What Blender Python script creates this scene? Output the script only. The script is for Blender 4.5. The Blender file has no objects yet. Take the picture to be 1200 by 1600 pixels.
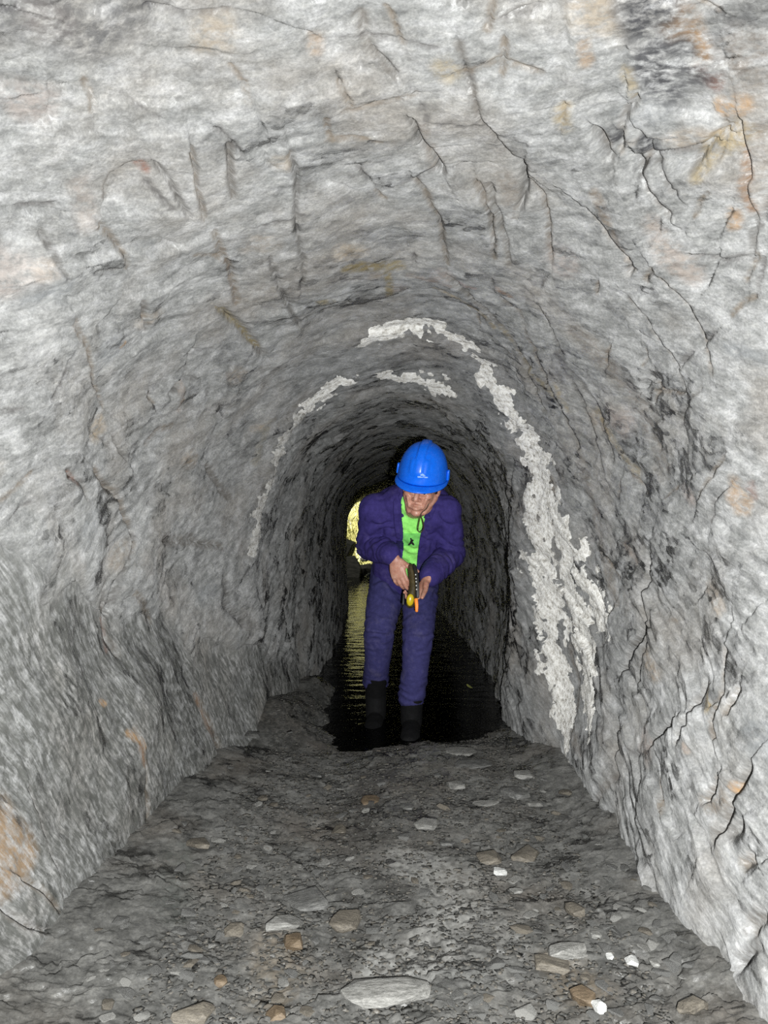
import bpy, bmesh, math, random
import numpy as np
from mathutils import Vector, Matrix, Euler

# ------------------------------------------------------------------ camera, sky, sun, flash, exposure
SC = bpy.context.scene
COL = SC.collection
F_PX, CX, CY, EYE = 1290.0, 600.0, 800.0, 1.0      # focal length in pixels of the 1200x1600 frame, eye height

cam_d = bpy.data.cameras.new('camera')
cam_d.sensor_fit = 'VERTICAL'
cam_d.sensor_height = 24.0
cam_d.lens = 24.0 * F_PX / 1600.0
cam_d.clip_start = 0.02
cam_o = bpy.data.objects.new('camera', cam_d)
COL.objects.link(cam_o)
cam_o.location = (0, 0, EYE)
cam_o.rotation_euler = (math.radians(90), 0, 0)
SC.camera = cam_o

world = bpy.data.worlds.new('sky')
SC.world = world
world.use_nodes = True
wn = world.node_tree
wn.nodes.clear()
w_out = wn.nodes.new('ShaderNodeOutputWorld')
w_bg = wn.nodes.new('ShaderNodeBackground')
w_sky = wn.nodes.new('ShaderNodeTexSky')
w_sky.sky_type = 'HOSEK_WILKIE'
w_sky.turbidity = 3.0
w_sky.sun_direction = Vector((-0.25, -0.55, 0.8)).normalized()
w_bg.inputs['Strength'].default_value = 0.2
wn.links.new(w_sky.outputs[0], w_bg.inputs['Color'])
wn.links.new(w_bg.outputs[0], w_out.inputs['Surface'])

sun_d = bpy.data.lights.new('sun', 'SUN')
sun_d.energy = 9.0
sun_d.angle = math.radians(0.6)
sun_d.color = (1.0, 0.95, 0.84)
sun_o = bpy.data.objects.new('sun', sun_d)
COL.objects.link(sun_o)
sun_o.rotation_euler = Vector((0.25, 0.55, -0.8)).to_track_quat('-Z', 'Y').to_euler()

# the electronic flash of the camera that took the picture, just beside the lens
fl_d = bpy.data.lights.new('camera_flash', 'AREA')
fl_d.shape = 'RECTANGLE'
fl_d.size = 0.03
fl_d.size_y = 0.02
fl_d.energy = 152.0
fl_d.color = (0.985, 1.0, 0.985)
fl_o = bpy.data.objects.new('camera_flash', fl_d)
COL.objects.link(fl_o)
fl_o.location = (0.065, -0.15, 0.94)
fl_o.rotation_euler = (math.radians(76), 0, math.radians(-4))

SC.view_settings.view_transform = 'Standard'
SC.view_settings.look = 'None'
SC.view_settings.exposure = 0.0
SC.view_settings.gamma = 1.0
SC.view_settings.use_curve_mapping = False

SC.cycles.use_denoising = False
SC.cycles.sample_clamp_indirect = 0.55
SC.cycles.diffuse_bounces = 4
SC.cycles.caustics_reflective = False
SC.cycles.caustics_refractive = False
RNG = np.random.RandomState(7)
random.seed(7)

# ------------------------------------------------------------------ helpers
_P = np.random.RandomState(11).permutation(256).astype(np.int32)
_P = np.concatenate([_P, _P, _P])
_G = np.random.RandomState(12).normal(size=(256, 3)).astype(np.float32)
_G /= np.linalg.norm(_G, axis=1)[:, None]


def perlin(p):
    """gradient noise, about -1..1, p is (n,3)"""
    p = np.asarray(p, dtype=np.float32)
    i = np.floor(p).astype(np.int32)
    f = p - i
    i &= 255
    u = f * f * f * (f * (f * 6 - 15) + 10)
    out = np.zeros(len(p), dtype=np.float32)
    for dx in (0, 1):
        wx = u[:, 0] if dx else 1 - u[:, 0]
        hx = _P[i[:, 0] + dx]
        for dy in (0, 1):
            wxy = wx * (u[:, 1] if dy else 1 - u[:, 1])
            hy = _P[hx + i[:, 1] + dy]
            for dz in (0, 1):
                w = wxy * (u[:, 2] if dz else 1 - u[:, 2])
                g = _G[_P[hy + i[:, 2] + dz]]
                out += w * (g[:, 0] * (f[:, 0] - dx) + g[:, 1] * (f[:, 1] - dy) + g[:, 2] * (f[:, 2] - dz))
    return out * 1.6


def fbm(p, octaves=4, gain=0.5, lac=2.03):
    p = np.asarray(p, dtype=np.float32)
    out = np.zeros(len(p), dtype=np.float32)
    a = 1.0
    for o in range(octaves):
        out += a * perlin(p + 17.3 * o)
        p = p * lac
        a *= gain
    return out


def hash2(a, b, k=0):
    """random 0..1 for integer pairs"""
    a = a.astype(np.int64)
    b = b.astype(np.int64)
    h = (a * 73856093) ^ (b * 19349663) ^ (k * 83492791 + 977)
    h = (h ^ (h >> 13)) * 1274126177
    h = h ^ (h >> 16)
    return ((h & 0xFFFF) / 65535.0).astype(np.float32)


def smooth(a, b, x):
    t = np.clip((x - a) / (b - a), 0, 1)
    return t * t * (3 - 2 * t)


def srgb(r, g, b):
    def f(c):
        c /= 255.0
        return c / 12.92 if c <= 0.04045 else ((c + 0.055) / 1.055) ** 2.4
    return (f(r), f(g), f(b), 1.0)


def mesh_obj(name, verts, faces, mat, parent=None, smooth_shade=True, loc=None, rot=None):
    me = bpy.data.meshes.new(name)
    me.from_pydata([tuple(v) for v in verts], [], [tuple(f) for f in faces])
    me.update()
    return link_mesh(name, me, mat, parent, smooth_shade, loc, rot)


def link_mesh(name, me, mat, parent=None, smooth_shade=True, loc=None, rot=None):
    if mat is not None and not me.materials:
        me.materials.append(mat)
    if smooth_shade and len(me.polygons):
        me.polygons.foreach_set('use_smooth', np.ones(len(me.polygons), dtype=bool))
    o = bpy.data.objects.new(name, me)
    COL.objects.link(o)
    if loc is not None:
        o.location = loc
    if rot is not None:
        o.rotation_euler = rot
    if parent is not None:
        o.parent = parent
    return o


def fast_mesh(name, verts, quads):
    """big quad mesh from numpy arrays"""
    me = bpy.data.meshes.new(name)
    n, q = len(verts), len(quads)
    me.vertices.add(n)
    me.vertices.foreach_set('co', np.ascontiguousarray(verts, dtype=np.float32).ravel())
    me.loops.add(q * 4)
    me.loops.foreach_set('vertex_index', np.ascontiguousarray(quads, dtype=np.int32).ravel())
    me.polygons.add(q)
    me.polygons.foreach_set('loop_start', np.arange(0, q * 4, 4, dtype=np.int32))
    me.update(calc_edges=True)
    me.validate()
    return me


def attr_vec(me, name, a):
    at = me.attributes.new(name, 'FLOAT_VECTOR', 'POINT')
    at.data.foreach_set('vector', np.ascontiguousarray(a, dtype=np.float32).ravel())


def attr_col(me, name, a):
    at = me.attributes.new(name, 'FLOAT_COLOR', 'POINT')
    at.data.foreach_set('color', np.ascontiguousarray(a, dtype=np.float32).ravel())


def tag(o, label=None, cat=None, group=None, kind=None):
    if label:
        o['label'] = label
    if cat:
        o['category'] = cat
    if group:
        o['group'] = group
    if kind:
        o['kind'] = kind
    return o


def empty(name, loc=(0, 0, 0), rot=(0, 0, 0)):
    o = bpy.data.objects.new(name, None)
    COL.objects.link(o)
    o.location = loc
    o.rotation_euler = rot
    o.empty_display_size = 0.1
    return o


class Mat:
    """small node-graph builder"""
    def __init__(self, name):
        self.m = bpy.data.materials.new(name)
        self.m.use_nodes = True
        self.t = self.m.node_tree
        self.b = self.t.nodes['Principled BSDF']
        self.out = self.t.nodes['Material Output']

    def n(self, kind, **kw):
        nd = self.t.nodes.new(kind)
        for k, v in kw.items():
            if k.startswith('i_'):
                key = k[2:]
                key = int(key) if key.isdigit() else key
                nd.inputs[key].default_value = v
            else:
                setattr(nd, k, v)
        return nd

    def l(self, a, b):
        self.t.links.new(a, b)

    def noise(self, vec, scale, detail=4, rough=0.55, dist=0.0):
        nd = self.n('ShaderNodeTexNoise')
        nd.inputs['Scale'].default_value = scale
        nd.inputs['Detail'].default_value = detail
        nd.inputs['Roughness'].default_value = rough
        nd.inputs['Distortion'].default_value = dist
        if vec is not None:
            self.l(vec, nd.inputs['Vector'])
        return nd.outputs['Fac']

    def ramp(self, fac, stops):
        nd = self.n('ShaderNodeValToRGB')
        cr = nd.color_ramp
        while len(cr.elements) < len(stops):
            cr.elements.new(0.5)
        for e, (p, c) in zip(cr.elements, stops):
            e.position = p
            e.color = c if len(c) == 4 else (*c, 1)
        self.l(fac, nd.inputs['Fac'])
        return nd.outputs['Color']

    def mix(self, fac, a, b, blend='MIX'):
        nd = self.n('ShaderNodeMix', data_type='RGBA', blend_type=blend)
        for s, v in ((nd.inputs[0], fac), (nd.inputs[6], a), (nd.inputs[7], b)):
            if isinstance(v, (int, float)):
                s.default_value = v
            elif isinstance(v, tuple):
                s.default_value = v if len(v) == 4 else (*v, 1)
            else:
                self.l(v, s)
        return nd.outputs[2]

    def math(self, op, a, b=None, clamp=False):
        nd = self.n('ShaderNodeMath', operation=op, use_clamp=clamp)
        for s, v in ((nd.inputs[0], a), (nd.inputs[1], b)):
            if v is None:
                continue
            if isinstance(v, (int, float)):
                s.default_value = v
            else:
                self.l(v, s)
        return nd.outputs[0]

    def bump(self, h, strength, dist, normal=None):
        nd = self.n('ShaderNodeBump')
        nd.inputs['Strength'].default_value = strength
        nd.inputs['Distance'].default_value = dist
        self.l(h, nd.inputs['Height'])
        if normal is not None:
            self.l(normal, nd.inputs['Normal'])
        return nd.outputs['Normal']

    def set(self, **kw):
        for k, v in kw.items():
            k = k.replace('_', ' ')
            if isinstance(v, (int, float, tuple)):
                self.b.inputs[k].default_value = v
            else:
                self.l(v, self.b.inputs[k])
        return self.m


def obj_coord(M):
    return M.n('ShaderNodeTexCoord').outputs['Object']


def geo_pos(M):
    return M.n('ShaderNodeNewGeometry').outputs['Position']


def simple_mat(name, col, rough=0.6, var=0.15, scale=60, bump=0.0, bdist=0.002, spec=0.5, **kw):
    M = Mat(name)
    c = obj_coord(M)
    nz = M.noise(c, scale, 5, 0.6)
    dark = tuple(x * (1 - var) for x in col[:3])
    lite = tuple(min(1, x * (1 + var)) for x in col[:3])
    M.set(Base_Color=M.ramp(nz, [(0.3, dark), (0.7, lite)]), Roughness=rough, Specular_IOR_Level=spec, **kw)
    if bump:
        M.set(Normal=M.bump(nz, bump, bdist))
    return M.m

# ------------------------------------------------------------------ rock materials
def rock_material(name, dark, mid, lite, brown, wet=0.0, facets=((0.30, 0.38), (0.75, 0.36), (2.2, 0.32))):
    M = Mat(name)
    fc = M.n('ShaderNodeAttribute', attribute_name='grain').outputs['Vector']
    st = M.n('ShaderNodeAttribute', attribute_name='stain')
    pos = geo_pos(M)
    s1 = M.noise(fc, 0.8, 10, 0.72, 0.0)               # streaks along the foliation
    s2 = M.noise(fc, 2.6, 6, 0.65, 0.0)
    big = M.noise(pos, 2.6, 4, 0.55)
    mid_n = M.noise(pos, 14.0, 6, 0.6)
    fine = M.noise(pos, 170.0, 5, 0.65)
    col = M.ramp(s1, [(0.30, dark), (0.50, mid), (0.72, lite)])
    col = M.mix(M.math('MULTIPLY', M.ramp(big, [(0.48, (0, 0, 0)), (0.68, (1, 1, 1))]), 0.55), col, brown)
    col = M.mix(M.math('MULTIPLY', M.ramp(mid_n, [(0.50, (0, 0, 0)), (0.75, (1, 1, 1))]), 0.45), col,
                tuple(c * 1.35 for c in lite[:3]))
    col = M.mix(0.6, col, M.ramp(s2, [(0.25, (0.32, 0.32, 0.33)), (0.5, (0.5, 0.5, 0.5)), (0.78, (0.74, 0.73, 0.71))]), 'OVERLAY')
    col = M.mix(0.45, col, M.ramp(fine, [(0.3, (0.22, 0.22, 0.22)), (0.5, (0.5, 0.5, 0.5)), (0.72, (0.82, 0.82, 0.82))]), 'OVERLAY')
    sn = M.noise(fc, 1.7, 6, 0.65)
    sm = M.noise(pos, 45.0, 5, 0.6)
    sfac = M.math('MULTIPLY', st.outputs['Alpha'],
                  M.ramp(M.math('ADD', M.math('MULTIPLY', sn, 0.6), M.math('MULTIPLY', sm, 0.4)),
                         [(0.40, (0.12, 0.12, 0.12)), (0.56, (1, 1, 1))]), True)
    stain_shade_c = M.mix(0.5, st.outputs['Color'], M.ramp(s2, [(0.3, (0.3, 0.3, 0.3)), (0.7, (0.72, 0.72, 0.72))]), 'OVERLAY')
    col = M.mix(sfac, col, stain_shade_c)
    h = M.math('ADD', M.math('MULTIPLY', s1, 0.55), M.math('ADD', M.math('MULTIPLY', s2, 0.45), M.math('MULTIPLY', fine, 0.28)))
    geo = M.n('ShaderNodeNewGeometry')
    wob = M.n('ShaderNodeVectorMath', operation='MULTIPLY_ADD')
    nz3 = M.n('ShaderNodeTexNoise', i_Scale=1.1, i_Detail=4.0)
    M.l(fc, nz3.inputs['Vector'])
    M.l(nz3.outputs['Color'], wob.inputs[0])
    wob.inputs[1].default_value = (0.9, 0.9, 0.9)
    M.l(fc, wob.inputs[2])
    nsum = geo.outputs['Normal']
    for sc_, amt in facets:
        vo = M.n('ShaderNodeTexVoronoi', i_Scale=sc_)
        sq = M.n('ShaderNodeVectorMath', operation='MULTIPLY')
        sq.inputs[1].default_value = (0.55, 1.0, 1.0)
        M.l(wob.outputs[0], sq.inputs[0])
        M.l(sq.outputs[0], vo.inputs['Vector'])
        sub = M.n('ShaderNodeVectorMath', operation='SUBTRACT')
        M.l(vo.outputs['Color'], sub.inputs[0])
        sub.inputs[1].default_value = (0.5, 0.5, 0.5)
        ma = M.n('ShaderNodeVectorMath', operation='MULTIPLY_ADD')
        M.l(sub.outputs[0], ma.inputs[0])
        ma.inputs[1].default_value = (amt, amt, amt)
        M.l(nsum, ma.inputs[2])
        nsum = ma.outputs[0]
    nn = M.n('ShaderNodeVectorMath', operation='NORMALIZE')
    M.l(nsum, nn.inputs[0])
    nrm = M.bump(h, 0.5, 0.0045, nn.outputs[0])
    rgh = M.ramp(M.math('ADD', M.math('MULTIPLY', fine, 0.5), M.math('MULTIPLY', mid_n, 0.5)),
                 [(0.35, (0.62 - wet,) * 3), (0.62, (0.36 - wet * 0.5,) * 3)])
    M.set(Base_Color=col, Normal=nrm, Roughness=rgh, Specular_IOR_Level=0.55, Diffuse_Roughness=0.5)
    return M.m


MAT_ROCK = rock_material('schist', (0.105, 0.106, 0.104), (0.205, 0.206, 0.203), (0.35, 0.35, 0.352), (0.205, 0.185, 0.163))
MAT_FLOORROCK = rock_material('wet_grit', (0.034, 0.034, 0.032), (0.074, 0.073, 0.069), (0.14, 0.138, 0.131), (0.076, 0.064, 0.052), wet=0.12, facets=((0.5, 0.5), (1.3, 0.45)))


def crust_material(name='mineral_crust', k=1.0):
    M = Mat(name)
    pos = geo_pos(M)
    fc = M.n('ShaderNodeAttribute', attribute_name='grain').outputs['Vector']
    a = M.noise(pos, 60.0, 7, 0.7)
    b = M.noise(fc, 1.5, 6, 0.65)
    c = M.ramp(M.math('ADD', M.math('MULTIPLY', a, 0.55), M.math('MULTIPLY', b, 0.45)),
               [(0.37, (0.24 * k, 0.225 * k, 0.20 * k)), (0.45, (0.58 * k, 0.56 * k, 0.52 * k)), (0.56, (0.88 * k, 0.87 * k, 0.84 * k))])
    M.set(Base_Color=c, Roughness=0.75, Diffuse_Roughness=0.5, Normal=M.bump(a, 0.8, 0.008))
    return M.m


MAT_CRUST = crust_material()
MAT_CRUST_GREY = crust_material('thin_grey_crust', 0.62)

# ------------------------------------------------------------------ the tunnel: lofted sections, metres; (depth, 11 points left foot > crown > right foot)
STATIONS = [
    (-1.6, [(-.98, -.25), (-1.06, .35), (-1.15, .85), (-1.05, 1.45), (-.6, 1.92), (0, 2.08), (.6, 1.92), (1.05, 1.45), (1.15, .85), (.94, .35), (.86, -.25)]),
    (0.3, [(-.96, -.25), (-1.04, .35), (-1.13, .85), (-1.02, 1.44), (-.58, 1.90), (0, 2.05), (.58, 1.91), (1.02, 1.42), (1.12, .85), (1.0, .35), (.84, -.25)]),
    (1.3, [(-.78, -.25), (-.87, .35), (-1.00, .85), (-.90, 1.40), (-.53, 1.80), (0, 1.94), (.53, 1.82), (.90, 1.38), (.99, .85), (.82, .35), (.69, -.25)]),
    (2.0, [(-.71, -.25), (-.765, .35), (-.83, .82), (-.75, 1.33), (-.46, 1.69), (0, 1.83), (.46, 1.71), (.75, 1.33), (.81, .85), (.72, .35), (.65, -.25)]),
    (2.8, [(-.67, -.25), (-.70, .33), (-.76, .80), (-.69, 1.29), (-.41, 1.63), (.02, 1.775), (.43, 1.65), (.71, 1.30), (.78, .82), (.73, .35), (.68, -.25)]),
    (3.3, [(-.60, -.25), (-.65, .33), (-.69, .80), (-.61, 1.29), (-.35, 1.59), (.05, 1.725), (.41, 1.61), (.67, 1.28), (.73, .82), (.715, .35), (.67, -.25)]),
    (3.8, [(-.51, -.25), (-.55, .33), (-.57, .80), (-.49, 1.24), (-.27, 1.51), (.07, 1.62), (.37, 1.51), (.56, 1.22), (.605, .80), (.61, .35), (.58, -.25)]),
    (4.05, [(-.48, -.25), (-.52, .33), (-.54, .80), (-.465, 1.22), (-.25, 1.48), (.07, 1.585), (.37, 1.485), (.57, 1.20), (.625, .80), (.62, .35), (.585, -.25)]),
    (5.2, [(-.42, -.25), (-.45, .33), (-.48, .80), (-.42, 1.18), (-.20, 1.45), (.08, 1.55), (.42, 1.46), (.66, 1.18), (.75, .80), (.73, .35), (.66, -.25)]),
    (7.0, [(-.36, -.25), (-.40, .33), (-.43, .80), (-.38, 1.16), (-.16, 1.42), (.09, 1.52), (.40, 1.43), (.60, 1.16), (.68, .80), (.68, .35), (.62, -.25)]),
    (9.0, [(-.38, -.25), (-.42, .33), (-.43, .78), (-.38, 1.10), (-.18, 1.32), (.07, 1.42), (.36, 1.33), (.54, 1.10), (.60, .78), (.60, .35), (.56, -.25)]),
    (12.6, [(-.60, -.25), (-.64, .33), (-.62, .72), (-.55, .96), (-.44, 1.12), (-.31, 1.17), (-.19, 1.10), (-.13, .95), (-.11, .70), (-.10, .33), (-.10, -.25)]),  # mouth narrowed behind the person to let in less daylight
]


def catmull(P, T):
    """P (n,k) control values at 0..n-1, T query params -> (len(T),k)"""
    n = len(P)
    i = np.clip(np.floor(T).astype(int), 0, n - 2)
    f = (T - i)[:, None]
    p0, p1, p2, p3 = P[np.clip(i - 1, 0, n - 1)], P[i], P[i + 1], P[np.clip(i + 2, 0, n - 1)]
    return 0.5 * (2 * p1 + (p2 - p0) * f + (2 * p0 - 5 * p1 + 4 * p2 - p3) * f ** 2 + (3 * p1 - p0 - 3 * p2 + p3) * f ** 3)


ST_D = np.array([s[0] for s in STATIONS])
ST_P = np.array([s[1] for s in STATIONS])


def hermite_depth(D):
    """sections interpolated over depth (monotone-ish cubic on uneven stations)"""
    n = len(ST_D)
    i = np.clip(np.searchsorted(ST_D, D, side='right') - 1, 0, n - 2)
    h = ST_D[i + 1] - ST_D[i]
    f = ((D - ST_D[i]) / h)[:, None, None]
    sl = np.diff(ST_P, axis=0) / np.diff(ST_D)[:, None, None]
    m = np.zeros_like(ST_P)
    m[0], m[-1] = sl[0], sl[-1]
    for k in range(1, n - 1):
        same = sl[k - 1] * sl[k] > 0
        m[k] = np.where(same, 2 * sl[k - 1] * sl[k] / np.where(same, sl[k - 1] + sl[k], 1), 0)
    hh = h[:, None, None]
    return ((2 * f ** 3 - 3 * f ** 2 + 1) * ST_P[i] + (f ** 3 - 2 * f ** 2 + f) * hh * m[i]
            + (-2 * f ** 3 + 3 * f ** 2) * ST_P[i + 1] + (f ** 3 - f ** 2) * hh * m[i + 1])


NT = 1150
rows_back = np.linspace(-1.6, 0.95, 40)[:-1]
inv = np.linspace(1 / 0.95, 1 / 12.6, 620)
ROWS = np.concatenate([rows_back, 1 / inv])
ND = len(ROWS)
SEC = hermite_depth(ROWS)                                            # (ND,11,2)
TT = np.linspace(0, 10, NT)
XZ = np.stack([catmull(SEC[k], TT) for k in range(ND)])              # (ND,NT,2)
BASE = np.empty((ND, NT, 3), dtype=np.float32)
BASE[..., 0] = XZ[..., 0]
BASE[..., 1] = ROWS[:, None]
BASE[..., 2] = XZ[..., 1]


def grid_normals(G):
    du = np.gradient(G, axis=0)
    dv = np.gradient(G, axis=1)
    n = np.cross(dv, du)
    n /= np.linalg.norm(n, axis=2)[..., None] + 1e-12
    return n


BN = grid_normals(BASE)                                              # points into the tunnel
if BN[ND // 3, NT // 2, 2] > 0:
    BN = -BN

# coarse copy used to look up where a spot seen in the picture lies on the rock
_cs = BASE[40::2, ::3].reshape(-1, 3)
_cpx = np.stack([CX + F_PX * _cs[:, 0] / _cs[:, 1], CY - F_PX * (_cs[:, 2] - EYE) / _cs[:, 1]], 1)


def on_rock(px, py):
    d = np.hypot(_cpx[:, 0] - px, _cpx[:, 1] - py)
    near = np.where(d < max(6.0, d.min() + 0.5))[0]
    return _cs[near[np.argmin(_cs[near, 1])]]


def floor_z(x, y):
    """bed of the tunnel: gritty near the camera, sinking under the water from about four metres on"""
    p = np.stack([x, y, np.zeros_like(x)], 1)
    z = 0.018 * perlin(p * 1.7 + 3.1) + 0.010 * perlin(p * 5.3 + 9.2)
    wob = 0.14 * perlin(p * 2.6 + 5.5)
    z += 0.075 * smooth(0.34, 0.85, np.abs(x - 0.03) + wob) * (1 - 0.6 * smooth(3.3, 4.3, y))
    z -= 0.10 * smooth(3.2, 4.5, y + 0.22 * perlin(p * 2.3))
    z += 0.15 * smooth(0.20, 0.44, -x + 0.10 * perlin(p * 4.1)) * smooth(3.5, 3.9, y) * (1 - smooth(4.7, 5.3, y))
    z -= 0.02 * np.exp(-((x + 0.08 - 0.10 * np.sin(y * 1.6)) / 0.14) ** 2) * smooth(1.6, 2.0, y)
    return z


def on_floor(px, py):
    D = 1.5
    for _ in range(12):
        x = (px - CX) / F_PX * D
        z = float(floor_z(np.array([x]), np.array([D]))[0])
        D = (EYE - z) * F_PX / (py - CY)
    return np.array([(px - CX) / F_PX * D, D, z])


def line_dist(P, pts, ky=1.0):
    """distance of points to a 3D polyline, and the signed side (in the local tangent plane via BN given later)"""
    best = np.full(len(P), 1e9, dtype=np.float32)
    side = np.zeros((len(P), 3), dtype=np.float32)
    tdir = np.zeros((len(P), 3), dtype=np.float32)
    S = np.array([1, ky, 1], dtype=np.float32)
    Q = P * S
    pts = [np.asarray(p, dtype=np.float32) * S for p in pts]
    if len(pts) == 1:
        pts = pts * 2
    for a, b in zip(pts[:-1], pts[1:]):
        ab = b - a
        L = float(ab @ ab) + 1e-9
        t = np.clip((Q - a) @ ab / L, 0, 1)
        v = Q - (a + t[:, None] * ab)
        d = np.sqrt((v * v).sum(1))
        m = d < best
        best[m] = d[m]
        side[m] = v[m]
        tdir[m] = ab / math.sqrt(L)
    return best, side, tdir


PV = BASE.reshape(-1, 3)


def near_rows(c, R):
    """indices of the rock vertices within R of c (only the rows of the grid that can hold any)"""
    a = np.searchsorted(ROWS, c[1] - R) * NT
    b = np.searchsorted(ROWS, c[1] + R, side='right') * NT
    return a + np.where(((PV[a:b] - np.asarray(c, dtype=np.float32)) ** 2).sum(1) < R * R)[0]


NV = BN.reshape(-1, 3).astype(np.float32)
DEP = PV[:, 1]
NFAR = 1 - 0.55 * smooth(4.5, 8.0, DEP)

# foliation rises with depth; two joint sets cut it
n_f = np.array([-0.06, -0.42, 0.90]); n_f /= np.linalg.norm(n_f)
n_j = np.array([0.80, -0.25, -0.54]); n_j /= np.linalg.norm(n_j)
n_k = np.cross(n_f, n_j); n_k /= np.linalg.norm(n_k)
# the smooth lower left face has its own steep lineation
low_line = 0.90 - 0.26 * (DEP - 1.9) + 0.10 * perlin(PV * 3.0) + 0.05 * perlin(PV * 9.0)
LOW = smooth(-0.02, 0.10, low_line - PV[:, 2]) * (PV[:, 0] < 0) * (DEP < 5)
n_l = np.array([0.10, 0.80, 0.57]); n_l /= np.linalg.norm(n_l)
t_l = np.array([0.0, 0.57, -0.80])

wp = np.stack([perlin(PV * 3.1), perlin(PV * 3.1 + 40), perlin(PV * 3.1 + 80)], 1)
WPV = PV + 0.05 * wp
wf = np.stack([perlin(PV * 11 + 7), perlin(PV * 11 + 57), perlin(PV * 11 + 97)], 1)
WPV2 = WPV + 0.012 * wf
U, V, W = WPV2 @ n_f, WPV2 @ n_j, WPV2 @ n_k

disp = (0.035 * fbm(PV * 1.5, 3) + 0.012 * np.abs(perlin(PV * 5.0 + 21))) * NFAR                               # + is into the tunnel


def soft_floor(x, e=0.12):
    """floor() whose steps are ramps of width e"""
    i = np.floor(x)
    f = x - i
    return i, f, smooth(1 - e, 1.0, f)


def blocks(lu, lv, lw, amp, tilt, key, e=0.14):
    """slabby blocks between foliation and joints, each with its own height and tilt; soft edges"""
    iw = np.floor(W / lw)
    xu = U / lu + hash2(iw, iw * 0, key + 9) * 0.0
    iu, fu, eu = soft_floor(xu, e)

    def row(k, fu):
        sh = hash2(k, k * 0, key) * 3.0
        iv, fv, ev = soft_floor(V / lv + sh, e * 0.6)

        def cell(m):
            h = hash2(k, m, key + 1) - 0.5
            t1 = hash2(k, m, key + 2) - 0.2
            return amp * h * 2 + tilt * (fu - 0.5) * t1 * 2
        return cell(iv) * (1 - ev) + cell(iv + 1) * ev
    return row(iu, fu) * (1 - eu) + row(iu + 1, fu - 1) * eu


rough = (1 - 0.92 * LOW)
patch = 0.35 + 0.65 * smooth(-0.35, 0.45, perlin(PV * 2.3 + 60))      # some faces break blocky, others stay smooth
disp += rough * patch * NFAR * (blocks(0.10, 0.21, 0.40, 0.008, 0.014, 5) + blocks(0.047, 0.10, 0.2, 0.0038, 0.007, 21))
AF = np.stack([U * 17, V * 4, W * 4], 1)
disp += rough * 0.0022 * fbm(AF, 4, 0.5)
AL = np.stack([WPV @ n_l * 34, WPV @ t_l * 3.2, PV[:, 0] * 16], 1)
disp += LOW * (0.0022 * fbm(AL, 3, 0.6) - 0.014)
disp += 0.0022 * fbm(PV * 22, 3, 0.55)

# grain coordinates for the shader (stretched along the foliation)
GPV = PV + 0.022 * wp + 0.0025 * wf
grain = np.stack([GPV @ n_f * 52, GPV @ n_j * 18, GPV @ n_k * 18], 1)
grain_low = np.stack([GPV @ n_l * 62, GPV @ t_l * 10, PV[:, 0] * 30], 1)
grain = grain * (1 - LOW[:, None] > 0.5) + grain_low * (LOW[:, None] >= 0.5)

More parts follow.
